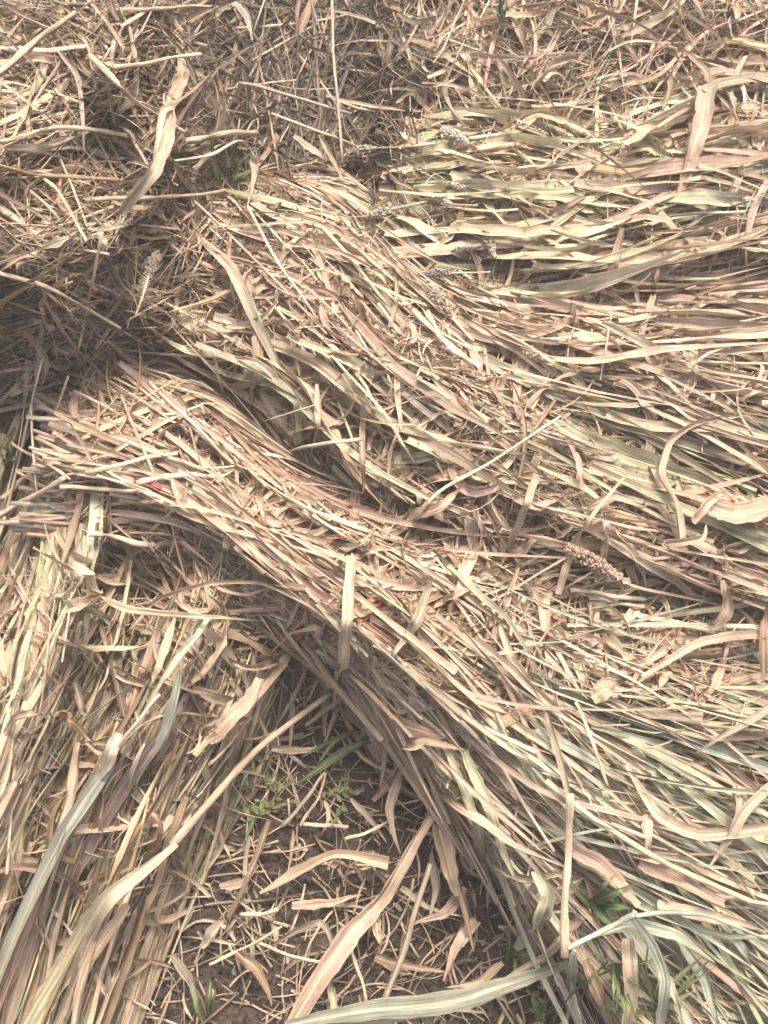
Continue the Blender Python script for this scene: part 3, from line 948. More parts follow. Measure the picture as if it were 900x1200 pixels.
S([(376, 95), (392, 120), (400, 150)], 3, 'tan', 'very thin twig touching the long thin grey straw', lift=(.07, .07, .05))
S([(328, 211), (360, 225), (388, 240)], 4, 'cream', 'short cream twig below the fork of leaves', lift=(.05, .05, .03))
L([(276, 2), (290, 22), (297, 48)], 11, 'grey', 'grey pointed leaf hanging at the top of the hollow', lift=(.06, .06, .05))
S([(0, 165), (70, 150), (150, 158)], 7, 'straw', 'pale straw lying level left of the standing folded leaf', taper=.1)
S([(-20, 190), (50, 205), (140, 212)], 7, 'brown', 'brown stalk lying under the pale level straw', taper=.1)
L([(70, 60), (95, 95), (98, 180)], 9, 'grey', 'grey limp leaf hanging down over the crosswise straw', lift=(.03, .03, .02))
S([(215, 165), (255, 158), (300, 156)], 9, 'tan', 'thick tan stalk end poking into the hollow', lift=(.03, .06, .07), taper=.05)
S([(318, 133), (370, 152), (418, 172)], 4, 'straw', 'thin straw lying across the hollow', lift=(.06, .06, .05))
S([(280, 98), (330, 108), (412, 134)], 6, 'grey', 'grey bent stalk crossing the top of the hollow', lift=(.05, .06, .05))

# far side: fine heap and pale green sheaf
L([(832, 104), (822, 140), (808, 180), (797, 226)], 27, 'grey', 'broad grey-pink leaf standing upright at the far side', lift=(.05, .06, .02), tip='pink', shape=(.9, 1, .8, .35), spot=.6)
S([(783, 55), (820, 68), (852, 82)], 6, 'cream', 'short cream straw just left of the yellow leaf', taper=.2)
L([(850, 48), (880, 52), (915, 55)], 12, 'yellow', 'yellow leaf end reaching in from the right edge', lift=(.03, .04, .03), spot=.2)
L([(862, 92), (878, 70), (900, 78), (915, 100)], 14, 'straw', 'curled yellowish leaf arching at the right edge', lift=(.03, .06, .03), spot=.2)
L([(592, 158), (630, 136), (668, 146), (710, 172)], 24, 'yellow', 'broad yellow-tan leaf arched over the pale green sheaf', lift=(.02, .05, .02), tip='straw', spot=.25)
L([(728, 160), (760, 172), (790, 190)], 20, 'sage', 'short olive leaf lying next to the arched yellow-tan leaf', spot=.4)
S([(548, 162), (610, 159), (678, 167)], 6, 'cream', 'long cream stalk ending in a white seed head', taper=.2)
S([(560, 172), (640, 188), (710, 196)], 5, 'straw', 'straw stalk just below the long cream stalk', taper=.2)
L([(524, 232), (600, 228), (660, 234), (742, 246)], 22, 'pale', 'flat pale green leaf, longest on the green sheaf', spot=.15, fold=.15)
L([(610, 300), (650, 262), (705, 228), (735, 222)], 18, 'pale', 'pale green leaf lying aslant across the flat long green leaf', spot=.2)
L([(498, 298), (525, 282), (545, 258), (610, 250)], 17, 'sage', 'olive green leaf twisted to a point beside the seed heads', spot=.2, twist=1.0)
L([(572, 288), (620, 290), (660, 278), (690, 272)], 15, 'cream', 'cream leaf with a raised edge in front of the pale green leaves', spot=.15)
L([(640, 265), (735, 262), (790, 240), (845, 222)], 11, 'cream', 'long cream leaf curving up towards the standing grey-pink leaf', spot=.2)
L([(585, 335), (650, 338), (690, 325)], 13, 'tan', 'short tan leaf at the front rim of the pale green sheaf', spot=.4)
L([(720, 313), (800, 306), (850, 290), (905, 262)], 15, 'straw', 'long pale tan leaf curving up to the right edge', spot=.4)
L([(794, 374), (850, 342), (912, 298)], 10, 'straw', 'straight pale leaf slanting up to the right edge', spot=.2)
L([(731, 268), (718, 310), (716, 335), (724, 354)], 13, 'brown', 'brown curled leaf hanging in front of the long pale tan leaf', tip='tan', lift=(.04, .04, .03), twist=1.2)
L([(590, 402), (650, 386), (700, 364), (728, 356)], 16, 'pink', 'wide pinkish leaf lying along the rim below the green sheaf', spot=.4)
L([(750, 395), (765, 350), (772, 300)], 10, 'tan', 'tan leaf leaning upright below the standing grey-pink leaf', lift=(.02, .04, .03))
S([(640, 215), (655, 180), (708, 152)], 3, 'grey', 'thin grey twig crossing above the arched yellow leaf', lift=(.04, .05, .04))
S([(703, 445), (712, 400), (716, 365)], 3, 'cream', 'very thin cream straw sticking up over the pinkish rim leaf', lift=(.03, .04, .05))
L([(880, 170), (860, 220), (840, 240), (770, 300)], 14, 'grey', 'grey leaf bending down from the right edge past the upright leaf', spot=.5)

# middle sheaf
L([(430, 285), (470, 330), (500, 370), (520, 400)], 19, 'tan', 'tan leaf with a cream curled edge beside the thick grey seed head', tip='cream', spot=.3)
L([(650, 492), (700, 528), (765, 556), (835, 574)], 37, 'sage', 'widest grey-green leaf of the middle sheaf, over the dark gap', spot=.45, fold=.12, shape=(.4, .95, 1, .75))
L([(560, 420), (650, 458), (770, 510), (880, 572)], 30, 'sage', 'long olive grey leaf running through the middle sheaf', spot=.6, fold=.2, shape=(.5, .9, 1, .6))
L([(620, 460), (700, 480), (800, 520), (905, 560)], 27, 'grey', 'grey-brown spotted leaf beside the long olive grey leaf', spot=.7, fold=.25)
L([(335, 395), (420, 430), (480, 490), (520, 560)], 22, 'sage', 'narrow olive leaf bundle curving over the middle sheaf shoulder', spot=.4)
L([(300, 395), (370, 425), (430, 478), (455, 520)], 17, 'straw', 'straw coloured leaf curving along the shoulder of the middle sheaf', spot=.3)
L([(737, 392), (770, 435), (812, 478), (856, 535)], 10, 'cream', 'white streak-like leaf running down through the tan leaves', tip='cream', spot=.1)
L([(868, 488), (815, 496), (783, 515), (772, 556), (793, 592), (800, 634)], 17, 'tan', 'spotted pale leaf bent in a hook at the dark gap', spot=.9, lift=(.02, .04, .05, .06, .05, .04), shape=(.35, .6, .75, .85, .7, 1), fold=.4)
L([(826, 596), (862, 602), (930, 585)], 31, 'pink', 'broad pink leaf reaching in from the right edge', spot=.4, lift=(.05, .06, .05), blunt=True, shape=(.9, 1, 1, 1))
L([(812, 612), (830, 588), (845, 578), (856, 592)], 14, 'pink', 'small pink leaf end looped beside the broad pink leaf', lift=(.05, .07, .07, .05))
L([(688, 594), (720, 584), (750, 596), (762, 588)], 15, 'pink', 'twisted pinkish leaf in the dark gap between the sheaves', twist=3.5, lift=(.05, .06, .06, .05))
L([(800, 646), (780, 640), (822, 632), (826, 612)], 15, 'brown', 'brown leaf cupped under the end of the hooked spotted leaf', lift=(.04, .05, .06, .05), tip='tan')
L([(450, 622), (490, 606), (520, 590), (546, 566)], 25, 'pink', 'wide pinkish brown leaf with a raised tip at the crossing of the two sheaves', spot=.7, lift=(.03, .05, .06))
S([(486, 604), (516, 577), (575, 541), (656, 487)], 7, 'cream', 'long cream straw pointing up across the middle sheaf', lift=(.03, .05, .07, .09), taper=.55)
L([(427, 468), (424, 520), (426, 578)], 10, 'pink', 'narrow brown-pink leaf hanging in front of the shoulder of the middle sheaf', lift=(.04, .05, .06), tip='brown')
S([(324, 532), (372, 522), (424, 513)], 6, 'cream', 'cream straw bridging the gap beside the straw butts', lift=(.08, .09, .06), taper=.05)
S([(300, 498), (332, 486), (370, 474)], 3, 'cream', 'thin cream twig above the bridging cream straw', lift=(.07, .07, .06))
L([(320, 540), (350, 552), (370, 568), (388, 588)], 10, 'straw', 'curved straw coloured leaf below the bridging cream straw', lift=(.06, .08, .06, .03))
L([(346, 470), (350, 520), (340, 575)], 11, 'sage', 'limp green leaf hanging in the gap between the sheaves', lift=(.05, .05, .03))
L([(372, 450), (372, 500), (362, 545)], 10, 'tan', 'limp tan leaf hanging beside the limp green one', lift=(.04, .05, .04))
L([(675, 530), (680, 555), (684, 580)], 9, 'pink', 'little reddish leaf standing up against the widest grey-green leaf', lift=(.05, .06, .06))
L([(630, 548), (690, 575), (720, 600)], 14, 'sage', 'olive leaf along the lower side of the widest grey-green leaf', lift=(.04, .05, .04))

# large central sheaf, butt side
S([(249, 412), (262, 460), (292, 538)], 4, 'cream', 'thin cream straw standing tall over the straw butts', lift=(.10, .06, .02))
S([(219, 434), (230, 462), (242, 490)], 3, 'cream', 'short thin straw standing beside the tall thin one', lift=(.07, .05, .03))
S([(146, 440), (210, 490), (282, 552)], 6, 'straw', 'long straw butt slanting down from the top of the central sheaf', taper=.1)
S([(175, 447), (230, 502), (276, 548)], 6, 'cream', 'cream straw butt next to the long slanting one', lift=(.03, .03, .02), taper=.1)
S([(86, 458), (140, 486), (180, 510)], 5, 'cream', 'thin cream straw with a sharp cut end on the butt side', lift=(.04, .03, .02))
S([(78, 498), (150, 520), (240, 550)], 8, 'straw', 'thick straw butt lying across the centre of the cut ends', taper=.05)
S([(100, 553), (160, 540), (208, 530)], 7, 'straw', 'straw butt tilted up slightly in the middle of the cut ends', lift=(.03, .03, .02), taper=.05)
S([(160, 565), (215, 558), (262, 557)], 9, 'cream', 'broad cream straw lying level in the middle of the central sheaf', taper=.05)
S([(70, 572), (120, 572), (165, 576)], 7, 'straw', 'pale straw end sticking out of the butts', lift=(.04, .03, .02), taper=.05)
S([(104, 627), (140, 630), (182, 640)], 9, 'cream', 'thick cream straw along the lower rim of the butts', lift=(.03, .03, .03), taper=.05)
S([(-20, 612), (30, 588), (76, 558)], 8, 'cream', 'bright cream straw lying apart left of the butts', lift=(.05, .06, .05), taper=.05)
S([(2, 585), (25, 562), (60, 545)], 8, 'straw', 'bent straw lying above the bright cream straw', lift=(.05, .06, .06), taper=.05)
S([(12, 518), (45, 538), (82, 562)], 5, 'straw', 'thin straw crossing the bright cream straw near its end', lift=(.06, .07, .06))
S([(-5, 640), (22, 540), (50, 420)], 5, 'straw', 'upright pale stem at the left edge', lift=(.05, .06, .06))
S([(30, 560), (60, 500), (80, 440)], 5, 'straw', 'upright stem second from the left edge, crossing the butts', lift=(.06, .06, .06))
L([(220, 566), (212, 610), (198, 655)], 10, 'brown', 'thin brown leaf lying crosswise over the straw butts', tip='tan', lift=(.03, .03, .03))
L([(204, 562), (210, 588), (214, 602)], 14, 'tan', 'short blunt tan leaf in the middle of the central sheaf', lift=(.03, .03, .03))
L([(300, 556), (305, 585), (312, 618)], 13, 'tan', 'torn tan leaf hanging at the waist of the central sheaf', lift=(.03, .04, .03))
L([(134, 655), (150, 625), (160, 600)], 9, 'pink', 'curled pink-brown leaf drooping off the lower rim of the butts', lift=(.0, .02, .03))
L([(158, 672), (172, 656), (186, 640)], 20, 'pink', 'wide pink leaf scrap under the rim of the butts', lift=(.02, .03, .03), blunt=True)
L([(152, 738), (185, 702), (245, 683), (305, 683), (360, 708), (398, 738)], 7, 'tan', 'long thin leaf arched like a bow under the waist of the central sheaf', lift=(.04, .06, .08, .06, .04, .03), spot=.2)
L([(411, 650), (409, 710), (404, 775), (388, 824)], 20, 'straw', 'straight broad tan leaf standing out in front of the central sheaf', lift=(.04, .07, .07, .05), shape=(.75, .9, 1, .15), tip='pink', spot=.35, fold=.35)
L([(398, 640), (418, 642), (440, 620)], 13, 'grey', 'small dark leaf at the top of the straight broad tan leaf', lift=(.04, .05, .05))
L([(340, 742), (372, 738), (352, 800), (325, 850)], 10, 'tan', 'tan leaf drooping from the waist down to the soil', lift=(.03, .04, .03, .02))

# large central sheaf, leafy side
L([(631, 556), (612, 600), (592, 656)], 13, 'tan', 'flat tan leaf leaning upright beside the long cream straw', lift=(.07, .06, .03), shape=(.8, 1, .9, .7), spot=.3)
L([(733, 559), (688, 612), (670, 645), (655, 697)], 13, 'straw', 'leaf bent back on itself, thin above and wide below, over the pink seed head', lift=(.09, .07, .05, .03), shape=(.35, .5, 1, .7), spot=.4)
L([(709, 612), (708, 640), (708, 668)], 12, 'straw', 'short upright pale leaf scrap behind the pink seed head', lift=(.07, .05, .03), shape=(.8, 1, .9, .8))
L([(720, 622), (745, 650), (757, 690)], 14, 'tan', 'narrow tan leaf lying right of the short upright scrap', lift=(.04, .04, .03))
S([(668, 692), (710, 697), (756, 702)], 7, 'cream', 'bright cream straw just under the pink seed head', lift=(.03, .03, .03), taper=.05)
S([(690, 700), (720, 706), (755, 710)], 6, 'cream', 'second bright straw under the pink seed head', lift=(.03, .03, .03), taper=.05)
S([(738, 686), (790, 697), (852, 712)], 5, 'straw', 'stalk of the pink seed head running to the right', lift=(.04, .04, .03))
S([(742, 718), (790, 730), (838, 742)], 8, 'cream', 'short thick cream straw right of the bright pair', lift=(.03, .03, .03), taper=.05)
L([(524, 664), (565, 700), (596, 728), (643, 806)], 14, 'sage', 'olive leaf tapering to a long thin tip over the central sheaf', lift=(.04, .05, .05, .05), shape=(.6, 1, .5, .15), spot=.3)
L([(506, 680), (492, 725), (470, 752), (452, 780)], 17, 'grey', 'grey-green folded leaf standing beside the olive tapering leaf', lift=(.05, .06, .05, .03), shape=(.5, 1, .5, .2), spot=.6)
L([(548, 690), (522, 706), (508, 712)], 12, 'pink', 'little orange-pink leaf next to the grey-green folded leaf', lift=(.04, .05, .03))
L([(752, 792), (810, 757), (850, 748), (912, 744)], 15, 'tan', 'tan ribbed leaf bending in from the right edge of the central sheaf', lift=(.04, .05, .05, .05), shape=(.3, .7, .9, 1), spot=.4)
L([(846, 680), (852, 715), (838, 735), (824, 732)], 16, 'brown', 'brown leaf curled round like a claw near the right edge', lift=(.05, .07, .06, .04), tip='pink')
L([(896, 712), (895, 750), (893, 800)], 13, 'brown', 'brown leaf hanging upright on the right edge', lift=(.06, .06, .05))
L([(694, 820), (712, 808), (728, 816)], 28, 'straw', 'small broad peach coloured leaf scrap on the central sheaf', lift=(.03, .04, .03), blunt=True, spot=.2)
S([(674, 823), (694, 866), (712, 921)], 5, 'cream', 'bright white straw lying steeply across the leafy side', lift=(.04, .05, .04), taper=.1)
L([(656, 870), (680, 886), (708, 904)], 12, 'red', 'dark red leaf streak showing between the leaves', lift=(.015, .015, .015), spot=.2)
L([(640, 830), (656, 890), (668, 945), (680, 975)], 10, 'grey', 'grey narrow leaf crossing the reddish streak', lift=(.04, .05, .04, .03))
L([(735, 895), (770, 958), (820, 982), (910, 968)], 21, 'tan', 'long tan leaf sweeping round towards the right edge', lift=(.03, .04, .05, .05), shape=(.3, .8, 1, .7), spot=.4)
L([(912, 912), (870, 955), (850, 985), (828, 1022)], 18, 'grey', 'grey-pink wrinkled leaf dropping over the blue-green tips', lift=(.06, .06, .05, .04), spot=.7)
L([(912, 822), (870, 850), (815, 882)], 10, 'grey', 'slim grey leaf slanting in from the right edge', lift=(.05, .05, .04))
L([(862, 920), (865, 945), (858, 968)], 12, 'pink', 'short purple-pink leaf beside the grey-pink wrinkled leaf', lift=(.05, .06, .05))
L([(760, 955), (758, 980), (760, 1000)], 14, 'pink', 'squarish pink leaf scrap above the blue-green tips', lift=(.03, .03, .03), blunt=True)
S([(640, 915), (700, 965), (780, 1010), (912, 1070)], 8, 'pale', 'long pale green stalk running down to the right corner', lift=(.03, .04, .04, .04), taper=.1)
S([(540, 845), (585, 895), (650, 998)], 6, 'cream', 'cream stalk running down along the lower edge of the central sheaf', lift=(.04, .04, .05))
L([(660, 985), (705, 1020), (748, 1062)], 27, 'pink', 'broad pink-brown spotted leaf on the lower fan', lift=(.03, .04, .05), spot=.9, shape=(.6, 1, .95, .55))
L([(750, 1010), (790, 1030), (850, 1060)], 22, 'pink', 'blunt tan-pink leaf right of the broad spotted one', lift=(.03, .03, .03), spot=.7, blunt=True)
L([(770, 1060), (840, 1075), (912, 1095)], 16, 'tan', 'long tan leaf along the top of the drooping blue-green leaves', lift=(.04, .05, .04), spot=.5)

# lower fan and the grassy gap
S([(666, 930), (666, 1015), (660, 1122)], 9, 'straw', 'straight upright tan straw standing in the lower fan', lift=(.08, .10, .12), taper=-.3)
S([(666, 1113), (738, 1073), (745, 1070)], 7, 'blue', 'blue-grey stem rising to its bend over the grassy gap', lift=(.14, .14, .13), taper=.05)
S([(738, 1072), (780, 1070), (830, 1074), (900, 1100)], 6, 'blue', 'blue-grey stem running right from the bend', lift=(.13, .10, .08, .06), taper=.3)
L([(700, 1096), (742, 1086), (790, 1094), (838, 1128)], 18, 'blue', 'blue-green leaf lying under the blue-grey stem', lift=(.10, .11, .09, .06), spot=.2)
L([(742, 1074), (765, 1110), (778, 1150), (772, 1215)], 17, 'blue', 'blue-green leaf drooping from the bend to the bottom edge', lift=(.12, .12, .10, .07), spot=.3, shape=(.5, .8, 1, .8))
L([(738, 1100), (738, 1150), (732, 1215)], 20, 'tan', 'wide brownish leaf drooping left of the blue-green one', lift=(.08, .08, .05), spot=.6, shape=(.7, 1, 1, .9))
L([(790, 1098), (826, 1150), (846, 1215)], 13, 'blue', 'second blue-green leaf drooping to the bottom edge', lift=(.04, .05, .04), spot=.5)
L([(845, 1082), (880, 1130), (930, 1190)], 14, 'blue', 'drooping blue-green leaf nearest the bottom right corner', lift=(.03, .04, .03), spot=.5)
L([(775, 1130), (792, 1170), (800, 1215)], 11, 'cream', 'slender pale leaf between the two drooping blue-green leaves', lift=(.07, .06, .04))
L([(684, 1125), (700, 1160), (716, 1215)], 17, 'brown', 'brown withered leaf hanging into the grassy gap', lift=(.07, .06, .03), spot=.6, shape=(.6, 1, .8, .6))
L([(672, 1115), (668, 1160), (660, 1215)], 16, 'blue', 'pale grey-green leaf hanging below the straight upright straw', lift=(.09, .07, .04), spot=.2)
L([(628, 1020), (640, 1050), (630, 1085), (604, 1112)], 21, 'pale', 'pale green leaf folded to a blunt tip above the grass', lift=(.06, .08, .07, .05), shape=(.6, .8, 1, .55), spot=.25)
S([(562, 1167), (610, 1136), (640, 1122), (662, 1100)], 8, 'straw', 'pale curved stalk swelling towards the upright straw', lift=(.05, .06, .07, .09), taper=-.5)
L([(336, 1200), (430, 1182), (540, 1172), (610, 1152), (668, 1130)], 25, (.27, .275, .20), 'long grey-green leaf lying along the bottom edge', lift=(.10, .10, .10, .10, .10), shape=(.45, .9, 1, .8, .4), spot=.35, fold=.3)
L([(345, 1204), (450, 1196), (520, 1182)], 10, 'grey', 'darker underside leaf against the long grey-green one', lift=(.07, .07, .07), spot=.5)
L([(506, 925), (516, 975), (530, 1020), (534, 1050)], 26, 'brown', 'brown withered leaf hanging over the edge of the soil', lift=(.05, .08, .08, .06), tip='tan', spot=.7, shape=(.5, 1, .8, .3))
L([(520, 985), (540, 1050), (556, 1115)], 10, 'brown', 'narrow brown leaf trailing from the hanging withered leaf', lift=(.06, .06, .04))
S([(448, 1172), (478, 1105), (503, 1012)], 9, 'grey', 'grey-pink stalk leaning across the soil beside the broad spotted leaf', lift=(.05, .07, .09), taper=.2)
L([(512, 930), (560, 962), (600, 990), (665, 1018)], 15, 'tan', 'tan leaf running along the lower edge of the fan to the upright straw', lift=(.05, .06, .07, .08), spot=.5)
L([(545, 880), (570, 940), (590, 1000), (618, 1060)], 15, 'pale', 'pale leaf sagging down the lower edge of the fan', lift=(.04, .05, .05, .04), spot=.3)
L([(520, 870), (545, 930), (570, 1010), (572, 1070)], 14, 'sage', 'olive leaf hanging beside the sagging pale leaf', lift=(.04, .05, .05, .04), spot=.4)
L([(575, 1010), (610, 1030), (650, 1030)], 19, 'grey', 'grey-pink crumpled leaf caught under the sagging pale leaf', lift=(.04, .05, .04), spot=.7)
L([(470, 878), (500, 868), (545, 880)], 20, 'pink', 'crumpled pink-grey leaf at the corner of the soil patch', lift=(.05, .06, .04), spot=.8)

# lower left sheaf
S([(397, 806), (305, 872), (262, 922), (202, 992)], 8, 'straw', 'long jointed stalk with reddish rings crossing the soil', lift=(.05, .09, .11, .08), tip='pink', taper=-.35)
L([(206, 988), (128, 1052), (78, 1130), (25, 1215)], 32, 'straw', 'broad straw coloured leaf at the end of the long jointed stalk', lift=(.08, .06, .06, .06), shape=(.35, .7, 1, .9), tip='pale', spot=.6, fold=.3)
L([(150, 1060), (105, 1130), (82, 1215)], 19, 'tan', 'tan leaf just right of the broad straw coloured leaf', lift=(.06, .05, .05), spot=.5)
L([(222, 935), (200, 985), (185, 1040), (150, 1110)], 20, 'brown', 'ragged brown leaf with a torn tip beside the long jointed stalk', lift=(.05, .05, .04, .03), tip='tan', spot=.8)
S([(244, 897), (272, 868), (296, 840)], 5, 'brown', 'brownish stem leaning over the dark soil', lift=(.05, .06, .06), tip='grey')
L([(305, 795), (290, 830), (262, 858), (244, 868)], 30, 'pink', 'broad dotted peach leaf at the rim of the lower left sheaf', lift=(.06, .07, .05, .04), spot=.9, shape=(.5, 1, .9, .4))
L([(84, 652), (106, 666), (112, 700), (78, 712)], 24, 'straw', 'thick curled straw coloured leaf under the butts', lift=(.05, .08, .07, .04), spot=.4, shape=(.8, 1, 1, .7))
L([(96, 692), (150, 714), (235, 722), (312, 728)], 12, 'straw', 'level pale leaf running out from the thick curled leaf', lift=(.07, .08, .07, .05), spot=.2)
L([(5, 860), (18, 842), (38, 838), (58, 842)], 14, 'straw', 'pale leaf hooked over at the left edge', lift=(.03, .06, .07, .05), spot=.2)
L([(62, 838), (85, 848), (108, 868)], 20, 'brown', 'dark reddish brown withered leaf on the lower left sheaf', lift=(.06, .07, .05), tip='brown', spot=.9)
L([(88, 800), (100, 835), (122, 785)], 12, 'grey', 'grey leaf tip above the dark reddish leaf', lift=(.05, .06, .05))
S([(102, 928), (146, 862), (188, 814)], 6, 'cream', 'bright white straw running along the lower left sheaf', lift=(.04, .05, .04))
L([(248, 724), (220, 760), (188, 805)], 17, 'blue', 'blue-green leaf lying across the lower left sheaf', lift=(.05, .06, .05), spot=.15)
L([(212, 790), (195, 850), (160, 920)], 14, 'blue', 'blue-grey leaf lower down on the lower left sheaf', lift=(.03, .04, .03), spot=.2)
L([(140, 860), (128, 890), (105, 930)], 18, 'cream', 'cream curled leaf beside the bright white straw', lift=(.05, .06, .04), spot=.2)
L([(205, 735), (190, 770), (180, 800)], 14, 'straw', 'pale leaf draped below the arched thin leaf', lift=(.05, .06, .04))
L([(95, 870), (82, 930), (55, 1000)], 16, 'tan', 'tan wavy leaf hanging from the dark reddish leaf', lift=(.05, .05, .04))
L([(38, 740), (25, 790), (0, 850)], 14, 'straw', 'pale leaf lying high on the lower left sheaf near the edge', lift=(.05, .05, .04))
S([(-10, 1062), (15, 1055), (36, 1048)], 3, 'straw', 'fine twig at the left edge of the lower left sheaf', lift=(.04, .04, .03))

# leaves lying on the soil
L([(304, 1046), (350, 1022), (392, 1004), (455, 1012)], 22, 'straw', 'tan leaf with a curled tip lying on the soil', lift=(.03, .04, .05, .05), shape=(.15, .9, .8, .9), spot=.35, fold=.5)
L([(506, 955), (462, 1022), (440, 1060), (400, 1108), (340, 1205)], 29, 'tan', 'broad dotted tan leaf slanting across the soil', lift=(.08, .08, .06, .07, .05), shape=(.5, .95, .85, 1, .6), tip='pink', spot=1.0, fold=.5)
L([(318, 1108), (348, 1090), (376, 1080), (388, 1104), (388, 1160)], 10, 'grey', 'thin leaf bent over like a cane on the soil', lift=(.03, .05, .07, .05, .02), spot=.4)
L([(430, 1066), (440, 1082), (446, 1102)], 18, 'straw', 'small yellowish leaf scrap beside the broad dotted leaf', lift=(.03, .04, .03), blunt=True, spot=.2)
L([(258, 1040), (285, 1030), (302, 1012)], 16, 'tan', 'small blunt tan leaf under the tip of the curled leaf', lift=(.02, .02, .02), blunt=True)
L([(342, 1060), (390, 1058), (425, 1048)], 13, 'pink', 'pinkish leaf lying under the broad dotted leaf', lift=(.02, .02, .03))
L([(318, 876), (345, 880), (372, 876)], 11, 'straw', 'short tan leaf on the shaded soil beside the green blades', lift=(.02, .02, .02), blunt=True)
S([(330, 968), (362, 932), (382, 905)], 6, 'grey', 'grey straw lying on the soil by the green blades', lift=(.03, .03, .03))
S([(352, 968), (372, 936), (382, 906)], 4, 'tan', 'short straw making a narrow vee with the grey straw', lift=(.03, .03, .03))
S([(282, 1073), (302, 1071), (326, 1067)], 6, 'cream', 'short cream straw below the curled leaf on the soil', lift=(.02, .02, .02), taper=.05)
S([(352, 964), (380, 968), (408, 968)], 5, 'cream', 'white level straw scrap above the curled leaf', lift=(.02, .02, .02), taper=.05)
S([(405, 984), (432, 974), (465, 958)], 5, 'straw', 'pale straw lying across the soil near the hanging leaf', lift=(.03, .03, .03))
L([(255, 950), (262, 990), (240, 1022)], 8, 'grey', 'thin grey leaf curved along the shaded soil', lift=(.02, .02, .02))
L([(412, 935), (432, 960), (456, 990)], 11, 'grey', 'grey flat leaf on the soil below the small weeds', lift=(.02, .02, .02))
L([(278, 1115), (300, 1135), (318, 1180)], 14, 'brown', 'brown curled leaf on the soil near the bottom edge', lift=(.03, .04, .02), twist=2.0)
L([(385, 1148), (392, 1170), (390, 1205)], 12, 'sage', 'small upright olive leaf at the bottom edge of the soil', lift=(.03, .03, .03))
L([(235, 1110), (250, 1090), (262, 1075)], 13, 'grey', 'grey torn leaf at the foot of the lower left sheaf', lift=(.03, .03, .02))
S([(300, 1105), (340, 1120), (395, 1130)], 5, 'straw', 'thin pale straw crossing the bottom of the soil patch', lift=(.02, .03, .02))
S([(245, 1130), (290, 1110), (330, 1085)], 4, 'tan', 'slim tan straw near the brown curled leaf', lift=(.02, .02, .02))
S([(410, 1110), (425, 1150), (432, 1200)], 5, 'tan', 'upright tan straw at the bottom edge beside the broad dotted leaf', lift=(.03, .03, .02))
L([(358, 850), (390, 828), (405, 812)], 9, 'tan', 'tan leaf beside the start of the long jointed stalk', lift=(.03, .04, .05))

L([(470, 905), (455, 950), (470, 1000)], 13, 'tan', 'tan leaf drooping at the corner where soil meets the fan', lift=(.04, .05, .03), spot=.6)
L([(545, 1040), (520, 1070), (480, 1085)], 15, 'tan', 'tan leaf curling away from the fan onto the soil', lift=(.03, .04, .03), spot=.7)
L([(560, 1080), (535, 1110), (520, 1150)], 17, 'pink', 'pinkish wrinkled leaf low beside the fan', lift=(.03, .04, .03), spot=.8)
L([(470, 1040), (500, 1062), (545, 1075)], 10, 'straw', 'straw coloured strip pointing from the soil into the fan', lift=(.03, .03, .04), spot=.3)
L([(440, 1120), (480, 1135), (530, 1140)], 15, 'brown', 'brown flat leaf lying on the soil right of the dotted leaf', lift=(.02, .03, .02), spot=.8)
L([(590, 1130), (560, 1150), (520, 1158)], 12, 'straw', 'pale leaf end just above the long grey-green leaf', lift=(.03, .03, .03), spot=.3)
L([(505, 1000), (512, 1040), (500, 1080)], 12, 'grey', 'grey limp leaf lying against the leaning grey-pink stalk', lift=(.03, .04, .03), spot=.7)
L([(430, 850), (450, 885), (445, 925)], 12, 'pink', 'pink leaf hanging over the weeds from the central sheaf', lift=(.05, .05, .03), spot=.5)
L([(200, 1120), (225, 1150), (235, 1190)], 14, 'grey', 'grey-brown leaf at the foot of the lower left sheaf near the bottom', lift=(.03, .03, .02), spot=.7)

# ------------------------------------------------------------------ seed heads
def spindle(C0, D, ln, r):
    """Little pointed husks: C0 (M,3) roots, D (M,3) directions."""
    M = len(C0)
    tau = np.linspace(0, 1, 4)
    C = C0[:, None, :] + D[:, None, :] * (ln[:, None] * tau[None])[..., None]
    return C


